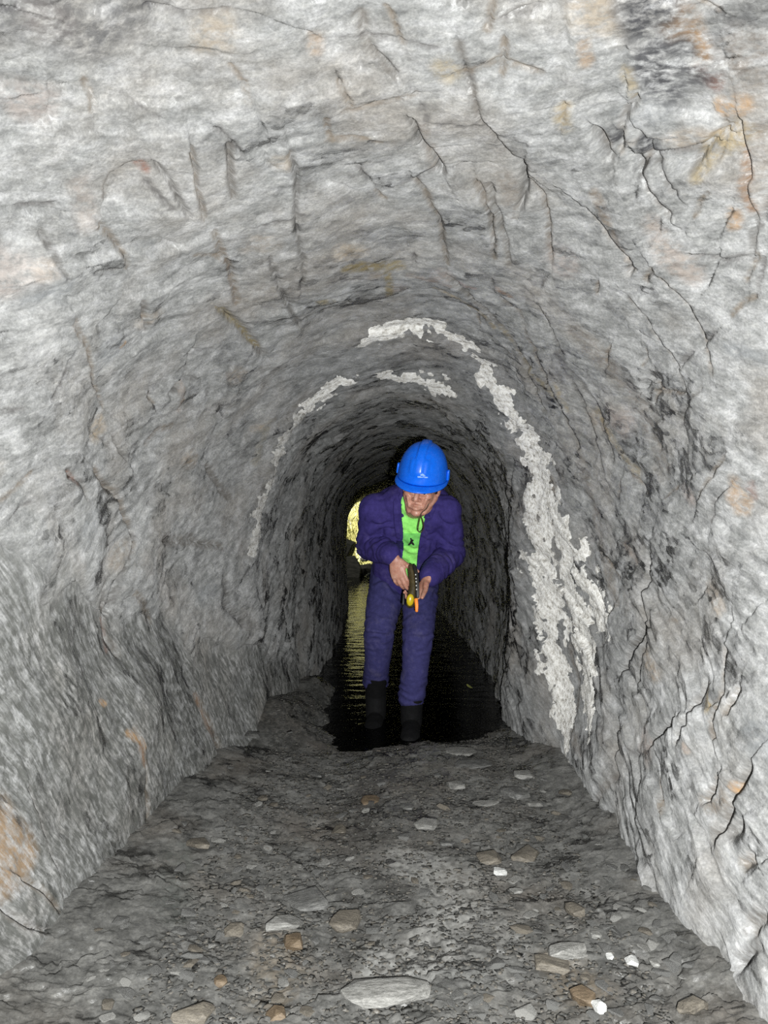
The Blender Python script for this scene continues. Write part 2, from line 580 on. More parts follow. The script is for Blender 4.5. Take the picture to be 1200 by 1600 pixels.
# ---- cracks and ledges: (picture polyline, groove depth, groove half width, ledge height, ledge reach)
CRACKS = [
    # left roof and wall
    ([(60, 362), (78, 398), (92, 428)], .020, .004, .012, .08),
    ([(152, 342), (176, 372), (200, 412)], .014, .004, .014, .08),
    ([(165, 300), (172, 268), (205, 248), (232, 250)], .004, .003, -.012, .09),
    ([(240, 246), (272, 300), (288, 322)], .014, .004, .013, .06),
    ([(294, 222), (303, 280), (311, 330)], .018, .004, .014, .05),
    ([(355, 218), (366, 300)], .014, .004, .010, .05),
    ([(456, 228), (468, 275), (460, 340), (478, 400), (470, 440)], .010, .005, .014, .07),
    ([(330, 362), (345, 390), (362, 420), (370, 470)], .010, .006, -.008, .04),
    ([(350, 484), (382, 512), (412, 548)], .016, .008, .015, .06),
    ([(420, 395), (436, 440), (470, 505)], .010, .004, .012, .06),
    ([(118, 500), (150, 590), (182, 640)], .010, .004, .010, .06),
    ([(225, 470), (240, 520)], .012, .006, .010, .05),
    ([(308, 548), (300, 590), (275, 622)], .014, .006, .014, .06),
    ([(154, 733), (190, 772), (217, 828)], .024, .007, .016, .07),
    ([(100, 735), (120, 755), (135, 770)], .012, .008, .010, .05),
    ([(190, 690), (208, 716)], .012, .004, .010, .05),
    ([(240, 690), (255, 672), (270, 668)], .010, .005, .018, .05),
    ([(325, 725), (345, 752), (368, 780)], .012, .005, .012, .05),
    ([(215, 828), (210, 862), (195, 900), (180, 950)], .020, .006, .010, .05),
    ([(220, 930), (245, 965)], .016, .008, .012, .06),
    ([(262, 845), (300, 838), (345, 850)], .012, .008, .014, .06),
    ([(350, 905), (355, 945), (375, 975)], .014, .010, .014, .06),
        ([(320, 1100), (345, 1160), (368, 1200)], .026, .008, -.010, .05),
    ([(175, 940), (182, 990), (200, 1020)], .010, .006, .006, .05),
    ([(60, 1230), (85, 1320), (110, 1400), (135, 1440)], .014, .005, .010, .07),
    ([(35, 1375), (62, 1392), (90, 1420)], .014, .004, .010, .06),
    ([(0, 1418), (35, 1446), (88, 1460)], .014, .004, .010, .06),
    ([(105, 1495), (140, 1512)], .012, .004, .010, .05),
    ([(215, 1140), (235, 1200), (250, 1330)], .010, .005, .006, .05),
    # right roof and wall
    ([(565, 20), (590, 80), (612, 110)], .008, .006, .012, .09),
    ([(640, 182), (655, 225), (690, 282)], .020, .006, .014, .06),
    ([(650, 290), (690, 350), (700, 410)], .012, .005, .012, .06),
    ([(722, 60), (738, 110), (755, 170), (790, 245), (818, 265)], .010, .005, .014, .07),
    ([(820, 262), (818, 300), (812, 330)], .020, .006, .014, .05),
    ([(742, 296), (765, 340), (775, 400)], .014, .005, .012, .05),
    ([(760, 300), (790, 380), (800, 410)], .012, .005, .010, .05),
    ([(930, 210), (942, 240), (950, 250)], .020, .010, .010, .05),
    ([(920, 330), (955, 375), (995, 418), (985, 430)], .028, .006, .016, .06),
    ([(990, 250), (1015, 300), (1050, 330)], .012, .005, .012, .07),
    ([(1002, 205), (1020, 250), (1060, 300)], .010, .005, .010, .07),
    ([(830, 290), (850, 330), (862, 400)], .010, .005, .010, .06),
    ([(1165, 190), (1120, 215), (1085, 260)], .012, .005, .018, .09),
    ([(1165, 190), (1172, 280), (1175, 400)], .016, .005, .018, .08),
    ([(1040, 430), (1075, 480), (1110, 580)], .012, .004, .010, .06),
    ([(990, 470), (1030, 540), (1070, 620)], .012, .005, .012, .07),
    ([(845, 480), (880, 560), (930, 640), (950, 720)], .012, .005, .014, .06),
    ([(790, 470), (840, 560), (880, 640), (900, 700)], .012, .005, .012, .05),
    ([(700, 430), (760, 500), (820, 570), (850, 640)], .014, .006, .016, .06),
    ([(870, 560), (905, 620), (925, 690), (945, 760)], .010, .005, .012, .05),
    ([(1092, 780), (1110, 745), (1130, 720)], .014, .003, .010, .06),
    ([(1012, 882), (1002, 930), (1004, 975), (970, 1030), (960, 1050)], 0.051, 0.0081, -.014, .07),
    ([(1015, 960), (995, 1020), (985, 1065)], 0.024, 0.0054, .008, .05),
    ([(1124, 1016), (1112, 1050), (1116, 1090), (1098, 1130), (1102, 1150)], 0.037, 0.0054, -.012, .06),
    ([(1080, 1055), (1070, 1100), (1053, 1155)], 0.041, 0.0054, -.012, .06),
    ([(1042, 1132), (1020, 1150), (1008, 1160)], 0.027, 0.0054, .010, .05),
    ([(1145, 1075), (1130, 1112)], 0.034, 0.0054, .008, .05),
    ([(1172, 1200), (1152, 1225), (1140, 1252), (1120, 1280), (1108, 1310)], 0.068, 0.0108, -.020, .08),
    ([(1155, 1285), (1136, 1304)], 0.061, 0.0121, -.014, .06),
    ([(1160, 1350), (1172, 1345)], 0.037, 0.0081, -.010, .04),
    ([(1190, 1432), (1168, 1450), (1165, 1462)], 0.058, 0.0108, -.016, .06),
    ([(1175, 1487), (1150, 1505)], 0.051, 0.0081, -.014, .05),
    ([(1112, 1212), (1092, 1246)], 0.037, 0.0068, .012, .06),
    ([(955, 1130), (950, 1180), (955, 1200), (930, 1255)], .018, .007, -.014, .06),
    ([(920, 1100), (935, 1130), (940, 1160)], .012, .005, .010, .05),
    ([(880, 1010), (890, 1100), (885, 1150)], .006, .006, -.006, .04),
    ([(800, 720), (790, 850), (798, 950), (790, 1040)], .010, .008, .018, .06),
    ([(1060, 640), (1050, 660), (1100, 610)], .008, .003, .006, .05),
    ([(1000, 150), (975, 180), (965, 240)], .008, .005, .010, .07),
    # inner arch
    ([(560, 598), (600, 580), (660, 580), (700, 600)], .006, .008, -.014, .08),
    ([(410, 830), (430, 740), (470, 660), (530, 610)], .008, .008, -.016, .06),
    ([(480, 780), (510, 720), (560, 680), (620, 665)], .006, .010, -.016, .08),
    ([(440, 880), (455, 960), (470, 1020)], .012, .010, .014, .06),
    ([(400, 900), (412, 960), (420, 1000)], .012, .008, .012, .05),
]
FLASH = np.array([0.065, -0.15, 0.94])
for n_c, (pts, gd, gw, lh, lr) in enumerate(CRACKS):
    q = [on_rock(*p) for p in pts]
    c = np.mean(q, axis=0)
    R = max(np.linalg.norm(np.array(a) - c) for a in q) + 4 * lr
    sel = near_rows(c, R)
    P = PV[sel] + 0.006 * wf[sel]
    d, v, t = line_dist(P, q)
    s = np.einsum('ij,ij->i', np.cross(t, NV[sel]), v)
    gw *= 1.45 * max(1.0, c[1] / 2.0)
    gd *= 1.3
    j = len(sel) and sel[np.argmin(((PV[sel] - q[len(q) // 2]) ** 2).sum(1))]
    b_ = np.cross(np.array(q[-1]) - np.array(q[0]), NV[j])
    away = float(b_ @ (FLASH - c)) > 0                     # most ledges shaped to face away from the flash, so risers stay dark
    if n_c % 6 == 5:
        away, lh = not away, lh * 0.5
    lh = abs(lh) if away else -abs(lh)
    wob = np.clip(0.75 + 0.9 * wp[sel, 1] + 0.25 * wf[sel, 2], 0.15, 1.4)
    disp[sel] += (-gd * wob * np.exp(-(d / gw) ** 2)
                  + 0.9 * lh * smooth(-0.0025, 0.0025, s) * np.exp(-d / (1.3 * lr)) * wob)

# ---- many small joint steps and bedding breaks over the rough faces
rs = np.random.RandomState(41)
SMALL = []
vis = np.where((DEP > 1.05) & (DEP < 3.5) & (LOW < 0.3) & (PV[:, 2] > 0.12))[0]
pick = vis[rs.randint(len(vis), size=2600)]
w_pick = rs.rand(len(pick)) < np.clip((1.05 / DEP[pick]) ** 1.2 * 1.6, 0, 1)
pick = pick[w_pick][:270]
for m, i0 in enumerate(pick):
    c, nn_ = PV[i0], NV[i0]
    joint = m % 10 < 6
    t = np.cross(n_j if joint else n_f, nn_) + rs.normal(0, 0.16, 3)
    t -= nn_ * (t @ nn_)
    t /= np.linalg.norm(t)
    L = rs.uniform(.02, .055) if joint else rs.uniform(.03, .10)
    bend = np.cross(t, nn_) * rs.normal(0, .12) * L
    q = [c - t * L, c + bend, c + t * L]
    R = L + 0.09
    sel = near_rows(c, R)
    d, v, tt = line_dist(PV[sel] + 0.005 * wf[sel], q)
    sd = np.einsum('ij,ij->i', np.cross(tt, NV[sel]), v)
    bb_ = np.cross(t, nn_)
    sg = 1.0 if float(bb_ @ (FLASH - c)) > 0 else -1.0
    h_ = rs.uniform(.004, .012)
    wob = np.clip(0.8 + 0.6 * wf[sel, 2], 0.2, 1.5)
    disp[sel] += (-0.9 * h_ * wob * np.exp(-(d / (.0035 + .15 * h_)) ** 2)
                  + sg * 0.8 * h_ * smooth(-.002, .002, sd) * np.exp(-d / .045) * wob)
    SMALL.append((q, .006 + .5 * h_, m))

# ---- stains, seams, damp and shade put into colour: colour, polyline in the picture, half width (m), strength
OR, YE, RD, BR, DK, WH, RU, OL, PK = ((.27, .165, .08), (.27, .215, .125), (.165, .09, .07), (.14, .115, .092), (.045, .045, .048),
                                      (.48, .475, .465), (.19, .105, .055), (.185, .15, .08), (.28, .225, .19))
STAINS_SHADE = [
    (OR, [(1060, 5), (1085, 50), (1105, 75)], .030, 1.1), (OR, [(1030, 100), (1042, 112)], .016, 1.1), (RD, [(1090, 110), (1125, 130)], .020, 1.0),
    (DK, [(1035, 10), (1060, 60), (1035, 95), (1085, 130)], .06, 1.0), (DK, [(1005, 228), (1015, 230)], .022, 1.5), (DK, [(955, 215), (960, 220)], .02, 1.3), (DK, [(1180, 30), (1150, 90)], .06, .5),
    (OR, [(1130, 172), (1175, 160)], .018, .9), (YE, [(1165, 200), (1120, 225), (1090, 255)], .026, .8), (RU, [(1165, 230), (1180, 330)], .016, .7),
    (OR, [(1140, 340), (1145, 345)], .018, .7), (BR, [(1180, 80), (1195, 300)], .05, .45), (YE, [(885, 165), (880, 190)], .022, .5),
    (YE, [(690, 95), (705, 110)], .028, .55), (OR, [(915, 60), (920, 80)], .018, .45), (YE, [(985, 110), (992, 140)], .018, .5),
    (BR, [(930, 300), (960, 360), (985, 405)], .016, .85), (BR, [(660, 200), (680, 270)], .022, .5), (BR, [(780, 290), (800, 340)], .024, .5),
    (BR, [(900, 520), (960, 600), (1020, 720)], .055, .5), (BR, [(940, 215), (948, 240)], .014, .7),
    (PK, [(1020, 350), (1060, 410), (1080, 430)], .03, .5), (OR, [(1145, 760), (1160, 790)], .024, .55), (RD, [(1165, 755), (1172, 770)], .014, .5),
    (YE, [(930, 650), (960, 700), (985, 740)], .020, .5), (OL, [(540, 415), (600, 412), (628, 418)], .024, 1.0), (OL, [(606, 425), (610, 465)], .018, .9),
    (OL, [(500, 465), (520, 470)], .014, .6), (YE, [(680, 450), (730, 485), (770, 515)], .016, .7), (OL, [(780, 520), (830, 580), (870, 620)], .016, .6),
    (RU, [(780, 450), (800, 465)], .016, .7), (RU, [(640, 430), (700, 445)], .012, .3), (RD, [(715, 440), (740, 455)], .012, .5), (YE, [(875, 600), (890, 640)], .014, .5),
    (BR, [(350, 385), (360, 430), (368, 470)], .010, .9), (RD, [(222, 252), (230, 258)], .012, .9), (OL, [(352, 490), (405, 540)], .014, .8),
    (OR, [(195, 538), (200, 536)], .008, .8), (RD, [(100, 735), (112, 750)], .012, .8), (BR, [(150, 730), (175, 760)], .018, .5),
    (OR, [(50, 420), (65, 410)], .020, .3), (PK, [(120, 290), (140, 330)], .03, .3), (OR, [(490, 60), (495, 70)], .02, .35),
    (RD, [(176, 970), (184, 1010)], .014, .6), (OR, [(172, 1092), (178, 1098)], .010, .9), (OR, [(205, 1140), (226, 1168)], .012, .8),
    (RU, [(222, 1165), (230, 1190)], .012, .9), (RU, [(315, 1090), (340, 1160)], .018, .6), (YE, [(245, 1300), (250, 1340)], .014, .7),
    (OR, [(15, 1290), (40, 1340), (10, 1360)], .05, .45), (RU, [(290, 600), (280, 640)], .014, .3), (RD, [(200, 1340), (202, 1365)], .012, .6),
    (WH, [(30, 395), (20, 420)], .05, .25), (WH, [(60, 520), (30, 560)], .06, .25),
    (YE, [(1085, 1075), (1095, 1100)], .016, .8), (OR, [(1145, 1228), (1140, 1236)], .010, .9), (BR, [(1120, 1240), (1105, 1260)], .02, .8),
    (PK, [(1065, 1165), (1068, 1172)], .010, .8), (PK, [(975, 850), (990, 880)], .014, .5),
    (DK, [(0, 0), (60, 10), (130, 20), (200, 10)], .06, .6), (DK, [(60, 5), (150, 60)], .04, .3),  # dark upper left corner: a blurred shadow painted onto the roof
    (OL, [(420, 650), (400, 720)], .03, .3), (BR, [(905, 720), (940, 860), (960, 940)], .03, .5), (BR, [(870, 1100), (905, 1180)], .03, .5),
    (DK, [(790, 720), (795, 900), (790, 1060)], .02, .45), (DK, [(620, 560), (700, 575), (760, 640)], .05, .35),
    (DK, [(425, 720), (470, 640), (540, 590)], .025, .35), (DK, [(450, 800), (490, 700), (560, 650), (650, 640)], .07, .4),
    (WH, [(500, 790), (520, 720)], .008, .5),
]
stain = np.zeros((len(PV), 4), dtype=np.float32)


def add_stain_shade(arr, P, warp, col, q, w, s, ky=0.7):
    c = np.mean(q, axis=0)
    R = max(np.linalg.norm(np.array(a) - c) for a in q) + 4 * w
    sel = near_rows(c, R) if P is PV else np.where(((P - c) ** 2).sum(1) < R * R)[0]
    if not len(sel):
        return
    d, _, _ = line_dist(P[sel] + warp[sel] * w * 0.55, q, ky)
    a = s * (1 - smooth(0.35, 1.25, d / w))
    a = np.clip(a, 0, 1)
    old = arr[sel]
    na = old[:, 3] + a * (1 - old[:, 3])
    k = np.where(na > 1e-4, a / np.maximum(na, 1e-4), 0)[:, None]
    arr[sel, :3] = old[:, :3] * (1 - k) + np.array(col, dtype=np.float32) * k
    arr[sel, 3] = na


WARP = wp * 0.5 + wf
for n_c, (pts, gd, gw, lh, lr) in enumerate(CRACKS):          # brown joint faces, with the missing ledge shade painted into the colour
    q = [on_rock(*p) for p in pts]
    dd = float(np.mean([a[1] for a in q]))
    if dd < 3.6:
        add_stain_shade(stain, PV, WARP, [(.085, .08, .075), (.12, .10, .08), (.10, .09, .08)][n_c % 3], q, (.007 + 1.3 * gw) * max(1, dd / 2.2), .8, 0.8)
for q, w, m in SMALL:  # shade painted along the small steps too, for relief
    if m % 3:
        add_stain_shade(stain, PV, WARP, [(.10, .095, .09), (.085, .08, .078), (.13, .105, .08)][m % 3], q, w, .75, 0.8)
tint = vis[rs.randint(len(vis), size=70)]
for m, i0 in enumerate(tint):                                  # faint ochre, pink and white blooms
    c = PV[i0]
    t = np.cross(n_f, NV[i0]) * rs.uniform(.01, .05)
    add_stain_shade(stain, PV, WARP, [(.30, .235, .16), (.29, .24, .215), (.40, .40, .395), (.22, .17, .12), (.14, .15, .16)][m % 5], [c - t, c + t], rs.uniform(.02, .055), rs.uniform(.3, .6))
for col, pts, w, s in STAINS_SHADE:
    add_stain_shade(stain, PV, WARP, col, [on_rock(*p) for p in pts], w, s)
# darker, slightly greener tone over the whole lower left face
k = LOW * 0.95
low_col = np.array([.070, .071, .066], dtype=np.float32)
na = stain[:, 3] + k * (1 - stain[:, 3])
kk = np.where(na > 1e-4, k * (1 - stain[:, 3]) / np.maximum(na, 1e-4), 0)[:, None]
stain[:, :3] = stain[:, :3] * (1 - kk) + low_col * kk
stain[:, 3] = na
# wetter rock deeper in, with dimness painted into its colour against daylight glow
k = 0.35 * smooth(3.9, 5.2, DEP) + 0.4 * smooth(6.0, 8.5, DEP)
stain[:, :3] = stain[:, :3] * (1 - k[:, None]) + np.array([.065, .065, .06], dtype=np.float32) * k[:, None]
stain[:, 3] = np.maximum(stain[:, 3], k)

ROCK = (PV + NV * disp[:, None]).astype(np.float32)
RG = ROCK.reshape(ND, NT, 3)
RN = -grid_normals(RG) if (grid_normals(RG)[ND // 3, NT // 2, 2] > 0) else grid_normals(RG)
RNV = RN.reshape(-1, 3).astype(np.float32)

# split the shell into left wall, ceiling and right wall along columns of the grid
ca, cb = int(NT * 0.36), int(NT * 0.64)
IDX = np.arange(ND * NT).reshape(ND, NT)


def shell_part(name, c0, c1):
    ids = IDX[:, c0:c1 + 1]
    nr, nc = ids.shape
    loc = np.arange(nr * nc).reshape(nr, nc)
    q = np.stack([loc[:-1, :-1], loc[:-1, 1:], loc[1:, 1:], loc[1:, :-1]], -1).reshape(-1, 4)
    q = q[:, ::-1]
    flat = ids.ravel()
    me = fast_mesh(name, ROCK[flat], q)
    attr_vec(me, 'grain', grain[flat])
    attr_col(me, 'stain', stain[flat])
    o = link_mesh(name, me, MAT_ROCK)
    me.normals_split_custom_set_from_vertices(RNV[flat])
    return tag(o, kind='structure')


wall_left = shell_part('wall_left', 0, ca)
ceiling = shell_part('ceiling', ca, cb)
wall_right = shell_part('wall_right', cb, NT - 1)
tag(wall_left, 'rough grey schist wall on the left with a smooth dark lower face', 'rock wall')
tag(ceiling, 'arched grey schist roof with ochre seams above the person', 'rock roof')
tag(wall_right, 'pale cracked schist wall on the right with a white crust band', 'rock wall')

# ---- white mineral crust: raised shells on the rock, ragged at the edge
CRUSTS = [
    # (owner, polyline, half widths along it, strength)
    ('r', [(740, 560), (768, 600), (800, 650), (828, 700), (845, 740), (858, 790)], [.03, .055, .065, .08, .085, .10]),
    ('r', [(845, 745), (868, 810), (895, 870), (918, 930), (935, 975)], [.06, .08, .085, .075, .05]),
    ('r', [(842, 800), (845, 870), (850, 960), (862, 1050), (875, 1110), (882, 1165)], [.08, .11, .10, .085, .08, .07]),
    ('r', [(880, 890), (895, 960), (905, 1040), (912, 1100), (915, 1140)], [.07, .085, .085, .075, .06]),
    ('c', [(575, 535), (605, 522), (640, 515), (690, 520), (722, 538), (745, 568)], [.03, .06, .06, .05, .04, .03]),
    ('c', [(600, 588), (640, 592), (670, 598), (702, 610)], [.04, .06, .07, .05]),
    ('c', [(480, 645), (510, 615), (548, 592)], [.06, .07, .05]),
    ('l', [(405, 850), (412, 790), (425, 740), (445, 690), (478, 648)], [.05, .05, .045, .05, .06]),
]
OWN = {'l': (wall_left, 0, ca), 'c': (ceiling, ca, cb), 'r': (wall_right, cb, NT - 1)}
cr_noise = 0.7 * perlin(PV * 17 + 3) + 0.45 * perlin(PV * 45 + 9) + 0.8 * perlin(grain * np.array([.3, .5, .5]) + 5)
crust_f = {}
for key, pts, ws in CRUSTS:
    q = np.array([on_rock(*p) for p in pts])
    c = q.mean(0)
    R = np.linalg.norm(q - c, axis=1).max() + 0.25
    sel = near_rows(c, R)
    f = np.full(len(PV), -1.0, dtype=np.float32)
    best = np.full(len(sel), -1.0, dtype=np.float32)
    for a, b, wa, wb in zip(q[:-1], q[1:], ws[:-1], ws[1:]):
        S = np.array([1, 0.7, 1])
        P = PV[sel] * S
        A, B = a * S, b * S
        ab = B - A
        t = np.clip((P - A) @ ab / (ab @ ab), 0, 1)
        d = np.linalg.norm(P - (A + t[:, None] * ab), axis=1)
        w = wa + (wb - wa) * t
        best = np.maximum(best, 1 - d / w)
    f[sel] = best
    crust_f[key] = np.maximum(crust_f.get(key, f), f)
for key, f in crust_f.items():
    owner, c0, c1 = OWN[key]
    hgt = (np.clip(f, -1, 1) * 1.0 - ({'r': 0.12, 'c': 0.16, 'l': 0.20}[key]) + 1.05 * cr_noise)
    hgt = np.where(f > -0.8, hgt, -1)
    keep = (hgt > -0.25).reshape(ND, NT)
    fk = keep[:-1, :-1] & keep[:-1, 1:] & keep[1:, 1:] & keep[1:, :-1]
    r_, c_ = np.where(fk)
    quads = np.stack([IDX[r_, c_], IDX[r_ + 1, c_], IDX[r_ + 1, c_ + 1], IDX[r_, c_ + 1]], -1)
    used, invq = np.unique(quads, return_inverse=True)
    off = np.clip(hgt[used] * 0.008, -0.004, 0.0022)
    vv = ROCK[used] + RNV[used] * off[:, None]
    me = fast_mesh('mineral_crust', vv, invq.reshape(-1, 4))
    attr_vec(me, 'grain', grain[used])
    o = link_mesh('mineral_crust', me, MAT_CRUST_GREY if key == 'l' else MAT_CRUST, owner)
    o['label'] = 'white powdery mineral crust on the grey rock'

# ---- end of the gallery behind the camera
back = []
ring = RG[0]
cen = ring.mean(0)
bv = [tuple(cen + np.array([0, -0.25, 0]))] + [tuple(v) for v in ring[::10]] + [tuple(ring[-1])]
bf = [(0, i + 1, i) for i in range(1, len(bv) - 1)]
wall_back = mesh_obj('wall_back', bv, bf, MAT_ROCK)
tag(wall_back, 'rough rock face closing the gallery behind', 'rock wall', kind='structure')

# ------------------------------------------------------------------ floor
FX = np.linspace(-1.12, 1.12, 460)
FY = np.concatenate([np.linspace(-1.9, 1.3, 30)[:-1], 1 / np.linspace(1 / 1.3, 1 / 13.0, 560)])
gx, gy = np.meshgrid(FX, FY)
fx, fy = gx.ravel(), gy.ravel()
fp = np.stack([fx, fy, np.zeros_like(fx)], 1)
fwarp = np.stack([perlin(fp * 9), perlin(fp * 9 + 31), perlin(fp * 9 + 77)], 1)
fz = floor_z(fx, fy)
cell = np.stack([fx * 30 + 0.8 * fwarp[:, 0], fy * 30 + 0.8 * fwarp[:, 1]], 1)
ci = np.floor(cell)
best = np.full(len(fx), 9.0, dtype=np.float32)
hgt_c = np.zeros(len(fx), dtype=np.float32)
for ox in (-1, 0, 1):
    for oy in (-1, 0, 1):
        ax, ay = ci[:, 0] + ox, ci[:, 1] + oy
        dx_ = ax + hash2(ax, ay, 1) - cell[:, 0]
        dy_ = ay + hash2(ax, ay, 2) - cell[:, 1]
        dd_ = dx_ * dx_ + dy_ * dy_
        m = dd_ < best
        best[m] = dd_[m]
        hh_ = (hash2(ax, ay, 3) - .45) * .012 + dx_ * (hash2(ax, ay, 4) - .5) * .014 + dy_ * (hash2(ax, ay, 5) - .5) * .014
        hgt_c[m] = hh_[m]
fz = fz + 0.006 * fbm(fp * 12 + 4, 4, 0.6) + 0.9 * hgt_c * smooth(-.5, .4, perlin(fp * 4 + 8)) + 0.003 * perlin(fp * 70)
fstain = np.zeros((len(fx), 4), dtype=np.float32)
FLOOR_STAINS = [
    ((.04, .037, .034), [(640, 1140), (600, 1200), (560, 1260), (545, 1320)], .10, .85),
    ((.035, .033, .03), [(540, 1290), (590, 1310), (620, 1390)], .07, .6),
    ((.035, .033, .03), [(545, 1400), (570, 1450), (545, 1510)], .035, .8),
    ((.04, .04, .038), [(440, 1210), (515, 1212)], .04, .85),
    ((.045, .045, .042), [(700, 1170), (650, 1240)], .06, .6),
    ((.20, .197, .187), [(640, 1340), (720, 1400), (700, 1470), (640, 1500)], .12, .75),
    ((.18, .18, .173), [(600, 1510), (740, 1530)], .07, .6),
    ((.16, .133, .10), [(450, 1480), (420, 1560)], .07, .5),
    ((.15, .115, .075), [(870, 1500), (920, 1550)], .06, .45),
    ((.028, .028, .026), [(420, 1110), (560, 1120), (700, 1120), (820, 1120)], .30, .85),
    ((.05, .055, .05), [(280, 1330), (270, 1430)], .05, .6),
]
for col, pts, w, s in FLOOR_STAINS:
    add_stain_shade(fstain, fp, fwarp, col, [np.array([*on_floor(*p)[:2], 0]) for p in pts], w, s, 1.0)
nfx, nfy = len(FX), len(FY)
loc = np.arange(nfx * nfy).reshape(nfy, nfx)
quads = np.stack([loc[:-1, :-1], loc[:-1, 1:], loc[1:, 1:], loc[1:, :-1]], -1).reshape(-1, 4)
me = fast_mesh('floor', np.stack([fx, fy, fz], 1), quads)
attr_vec(me, 'grain', np.stack([fx * 26, fy * 26, fz * 60], 1))
attr_col(me, 'stain', fstain)
floor = tag(link_mesh('floor', me, MAT_FLOORROCK), 'dark wet gritty tunnel floor strewn with flat chips', 'floor', kind='structure')

# ------------------------------------------------------------------ water in the gallery and the daylit bank outside
WATER_Z = -0.045


def water_material():
    M = Mat('dark_water')
    fr = M.n('ShaderNodeFresnel', i_IOR=1.33)
    tr = M.n('ShaderNodeBsdfTransparent', i_Color=(0.42, 0.44, 0.36, 1))
    gl = M.n('ShaderNodeBsdfGlossy', i_Roughness=0.03)
    mx = M.n('ShaderNodeMixShader')
    pos = geo_pos(M)
    nrm = M.bump(M.noise(pos, 38.0, 3, 0.5), 0.25, 0.006)
    M.l(nrm, gl.inputs['Normal'])
    M.l(fr.outputs[0], mx.inputs[0])
    M.l(tr.outputs[0], mx.inputs[1])
    M.l(gl.outputs[0], mx.inputs[2])
    M.l(mx.outputs[0], M.out.inputs['Surface'])
    return M.m


WX = np.linspace(-0.95, 0.95, 130)
WY = 1 / np.linspace(1 / 3.6, 1 / 15.2, 900)
gx, gy = np.meshgrid(WX, WY)
wxv, wyv = gx.ravel(), gy.ravel()
p3 = np.stack([wxv * 5.5, wyv * 9.0, wxv * 0], 1)
p4 = np.stack([wxv * 13.0, wyv * 24.0, wxv * 0 + 5], 1)
amp = 0.35 + 0.65 * smooth(4.0, 6.0, wyv)
wz = WATER_Z + amp * (0.0034 * perlin(p3) + 0.0014 * perlin(p4))
loc = np.arange(len(wxv)).reshape(len(WY), len(WX))
quads = np.stack([loc[:-1, :-1], loc[:-1, 1:], loc[1:, 1:], loc[1:, :-1]], -1).reshape(-1, 4)
me = fast_mesh('water', np.stack([wxv, wyv, wz], 1), quads)
water = tag(link_mesh('water', me, water_material()), 'dark rippled water flooding the gallery, reflecting yellow-green daylight', 'water', kind='stuff')


def ground_material():
    M = Mat('straw_bank')
    pos = geo_pos(M)
    a = M.noise(pos, 3.0, 6, 0.65)
    b = M.noise(pos, 25.0, 5, 0.65)
    c = M.ramp(a, [(0.35, (0.42, 0.46, 0.16)), (0.5, (0.68, 0.68, 0.40)), (0.66, (0.85, 0.84, 0.70))])
    c = M.mix(0.5, c, M.ramp(b, [(0.3, (0.25, 0.25, 0.25)), (0.7, (0.75, 0.75, 0.75))]), 'OVERLAY')
    M.set(Base_Color=c, Roughness=0.9, Normal=M.bump(b, 0.6, 0.05))
    return M.m


bx_, by_ = np.meshgrid(np.linspace(-6, 6, 90), np.linspace(12.3, 24, 90))
bxf, byf = bx_.ravel(), by_.ravel()
bp = np.stack([bxf, byf, bxf * 0], 1)
bz = -0.22 + 0.20 * smooth(13.6, 14.6, byf) + np.maximum(0, byf - 14.5) * 0.42 + 0.22 * fbm(bp * 0.9, 4) * smooth(13.2, 15.0, byf)
bz += 0.25 * np.maximum(0, np.abs(bxf) - 1.0) * (byf < 30)
loc = np.arange(len(bxf)).reshape(90, 90)
quads = np.stack([loc[:-1, :-1], loc[:-1, 1:], loc[1:, 1:], loc[1:, :-1]], -1).reshape(-1, 4)
me = fast_mesh('outside_ground', np.stack([bxf, byf, bz], 1), quads)
bank = tag(link_mesh('outside_ground', me, ground_material()), 'sunlit straw-coloured bank outside the far mouth of the tunnel', 'bank', kind='structure')


def bank_z(x, y):
    i = int(np.clip(round((y - 12.3) / (24 - 12.3) * 89), 0, 89))
    j = int(np.clip(round((x + 6) / 12 * 89), 0, 89))
    return float(bz[i * 90 + j])


def hull_stone(seed, size, bevel=0.06, n=22, flat=0.0):
    """angular broken stone: hull of scattered points, edges taken off"""
    r = np.random.RandomState(seed)
    bm = bmesh.new()
    v = r.normal(size=(n, 3))
    v /= np.linalg.norm(v, axis=1)[:, None]
    v = np.sign(v) * np.abs(v) ** 0.65
    v *= (0.8 + 0.2 * r.rand(n))[:, None]
    for q in v:
        bm.verts.new((q[0] * size[0] / 2, q[1] * size[1] / 2, q[2] * size[2] / 2))
    res = bmesh.ops.convex_hull(bm, input=bm.verts[:])
    bmesh.ops.delete(bm, geom=[g for g in res['geom_interior'] if isinstance(g, bmesh.types.BMVert)], context='VERTS')
    if bevel:
        bmesh.ops.bevel(bm, geom=bm.edges[:], offset=bevel * min(size), segments=1, affect='EDGES', clamp_overlap=True)
    me = bpy.data.meshes.new('stone')
    bm.to_mesh(me)
    bm.free()
    return me


def stone_mat(name, dark, lite, scale=40.0, rough=0.55, spec=0.5):
    M = Mat(name)
    c = obj_coord(M)
    mp = M.n('ShaderNodeMapping')
    mp.inputs['Scale'].default_value = (1.0, 2.5, 5.0)
    M.l(c, mp.inputs['Vector'])
    a = M.noise(mp.outputs[0], scale, 7, 0.68)
    b = M.noise(c, scale * 5, 4, 0.6)
    h = M.math('ADD', a, M.math('MULTIPLY', b, 0.35))
    M.set(Base_Color=M.mix(0.3, M.ramp(a, [(0.33, dark), (0.66, lite)]), M.ramp(b, [(0.3, (0.2,) * 3), (0.7, (0.8,) * 3)]), 'OVERLAY'),
          Roughness=rough, Specular_IOR_Level=spec, Normal=M.bump(h, 0.6, 0.006))
    return M.m


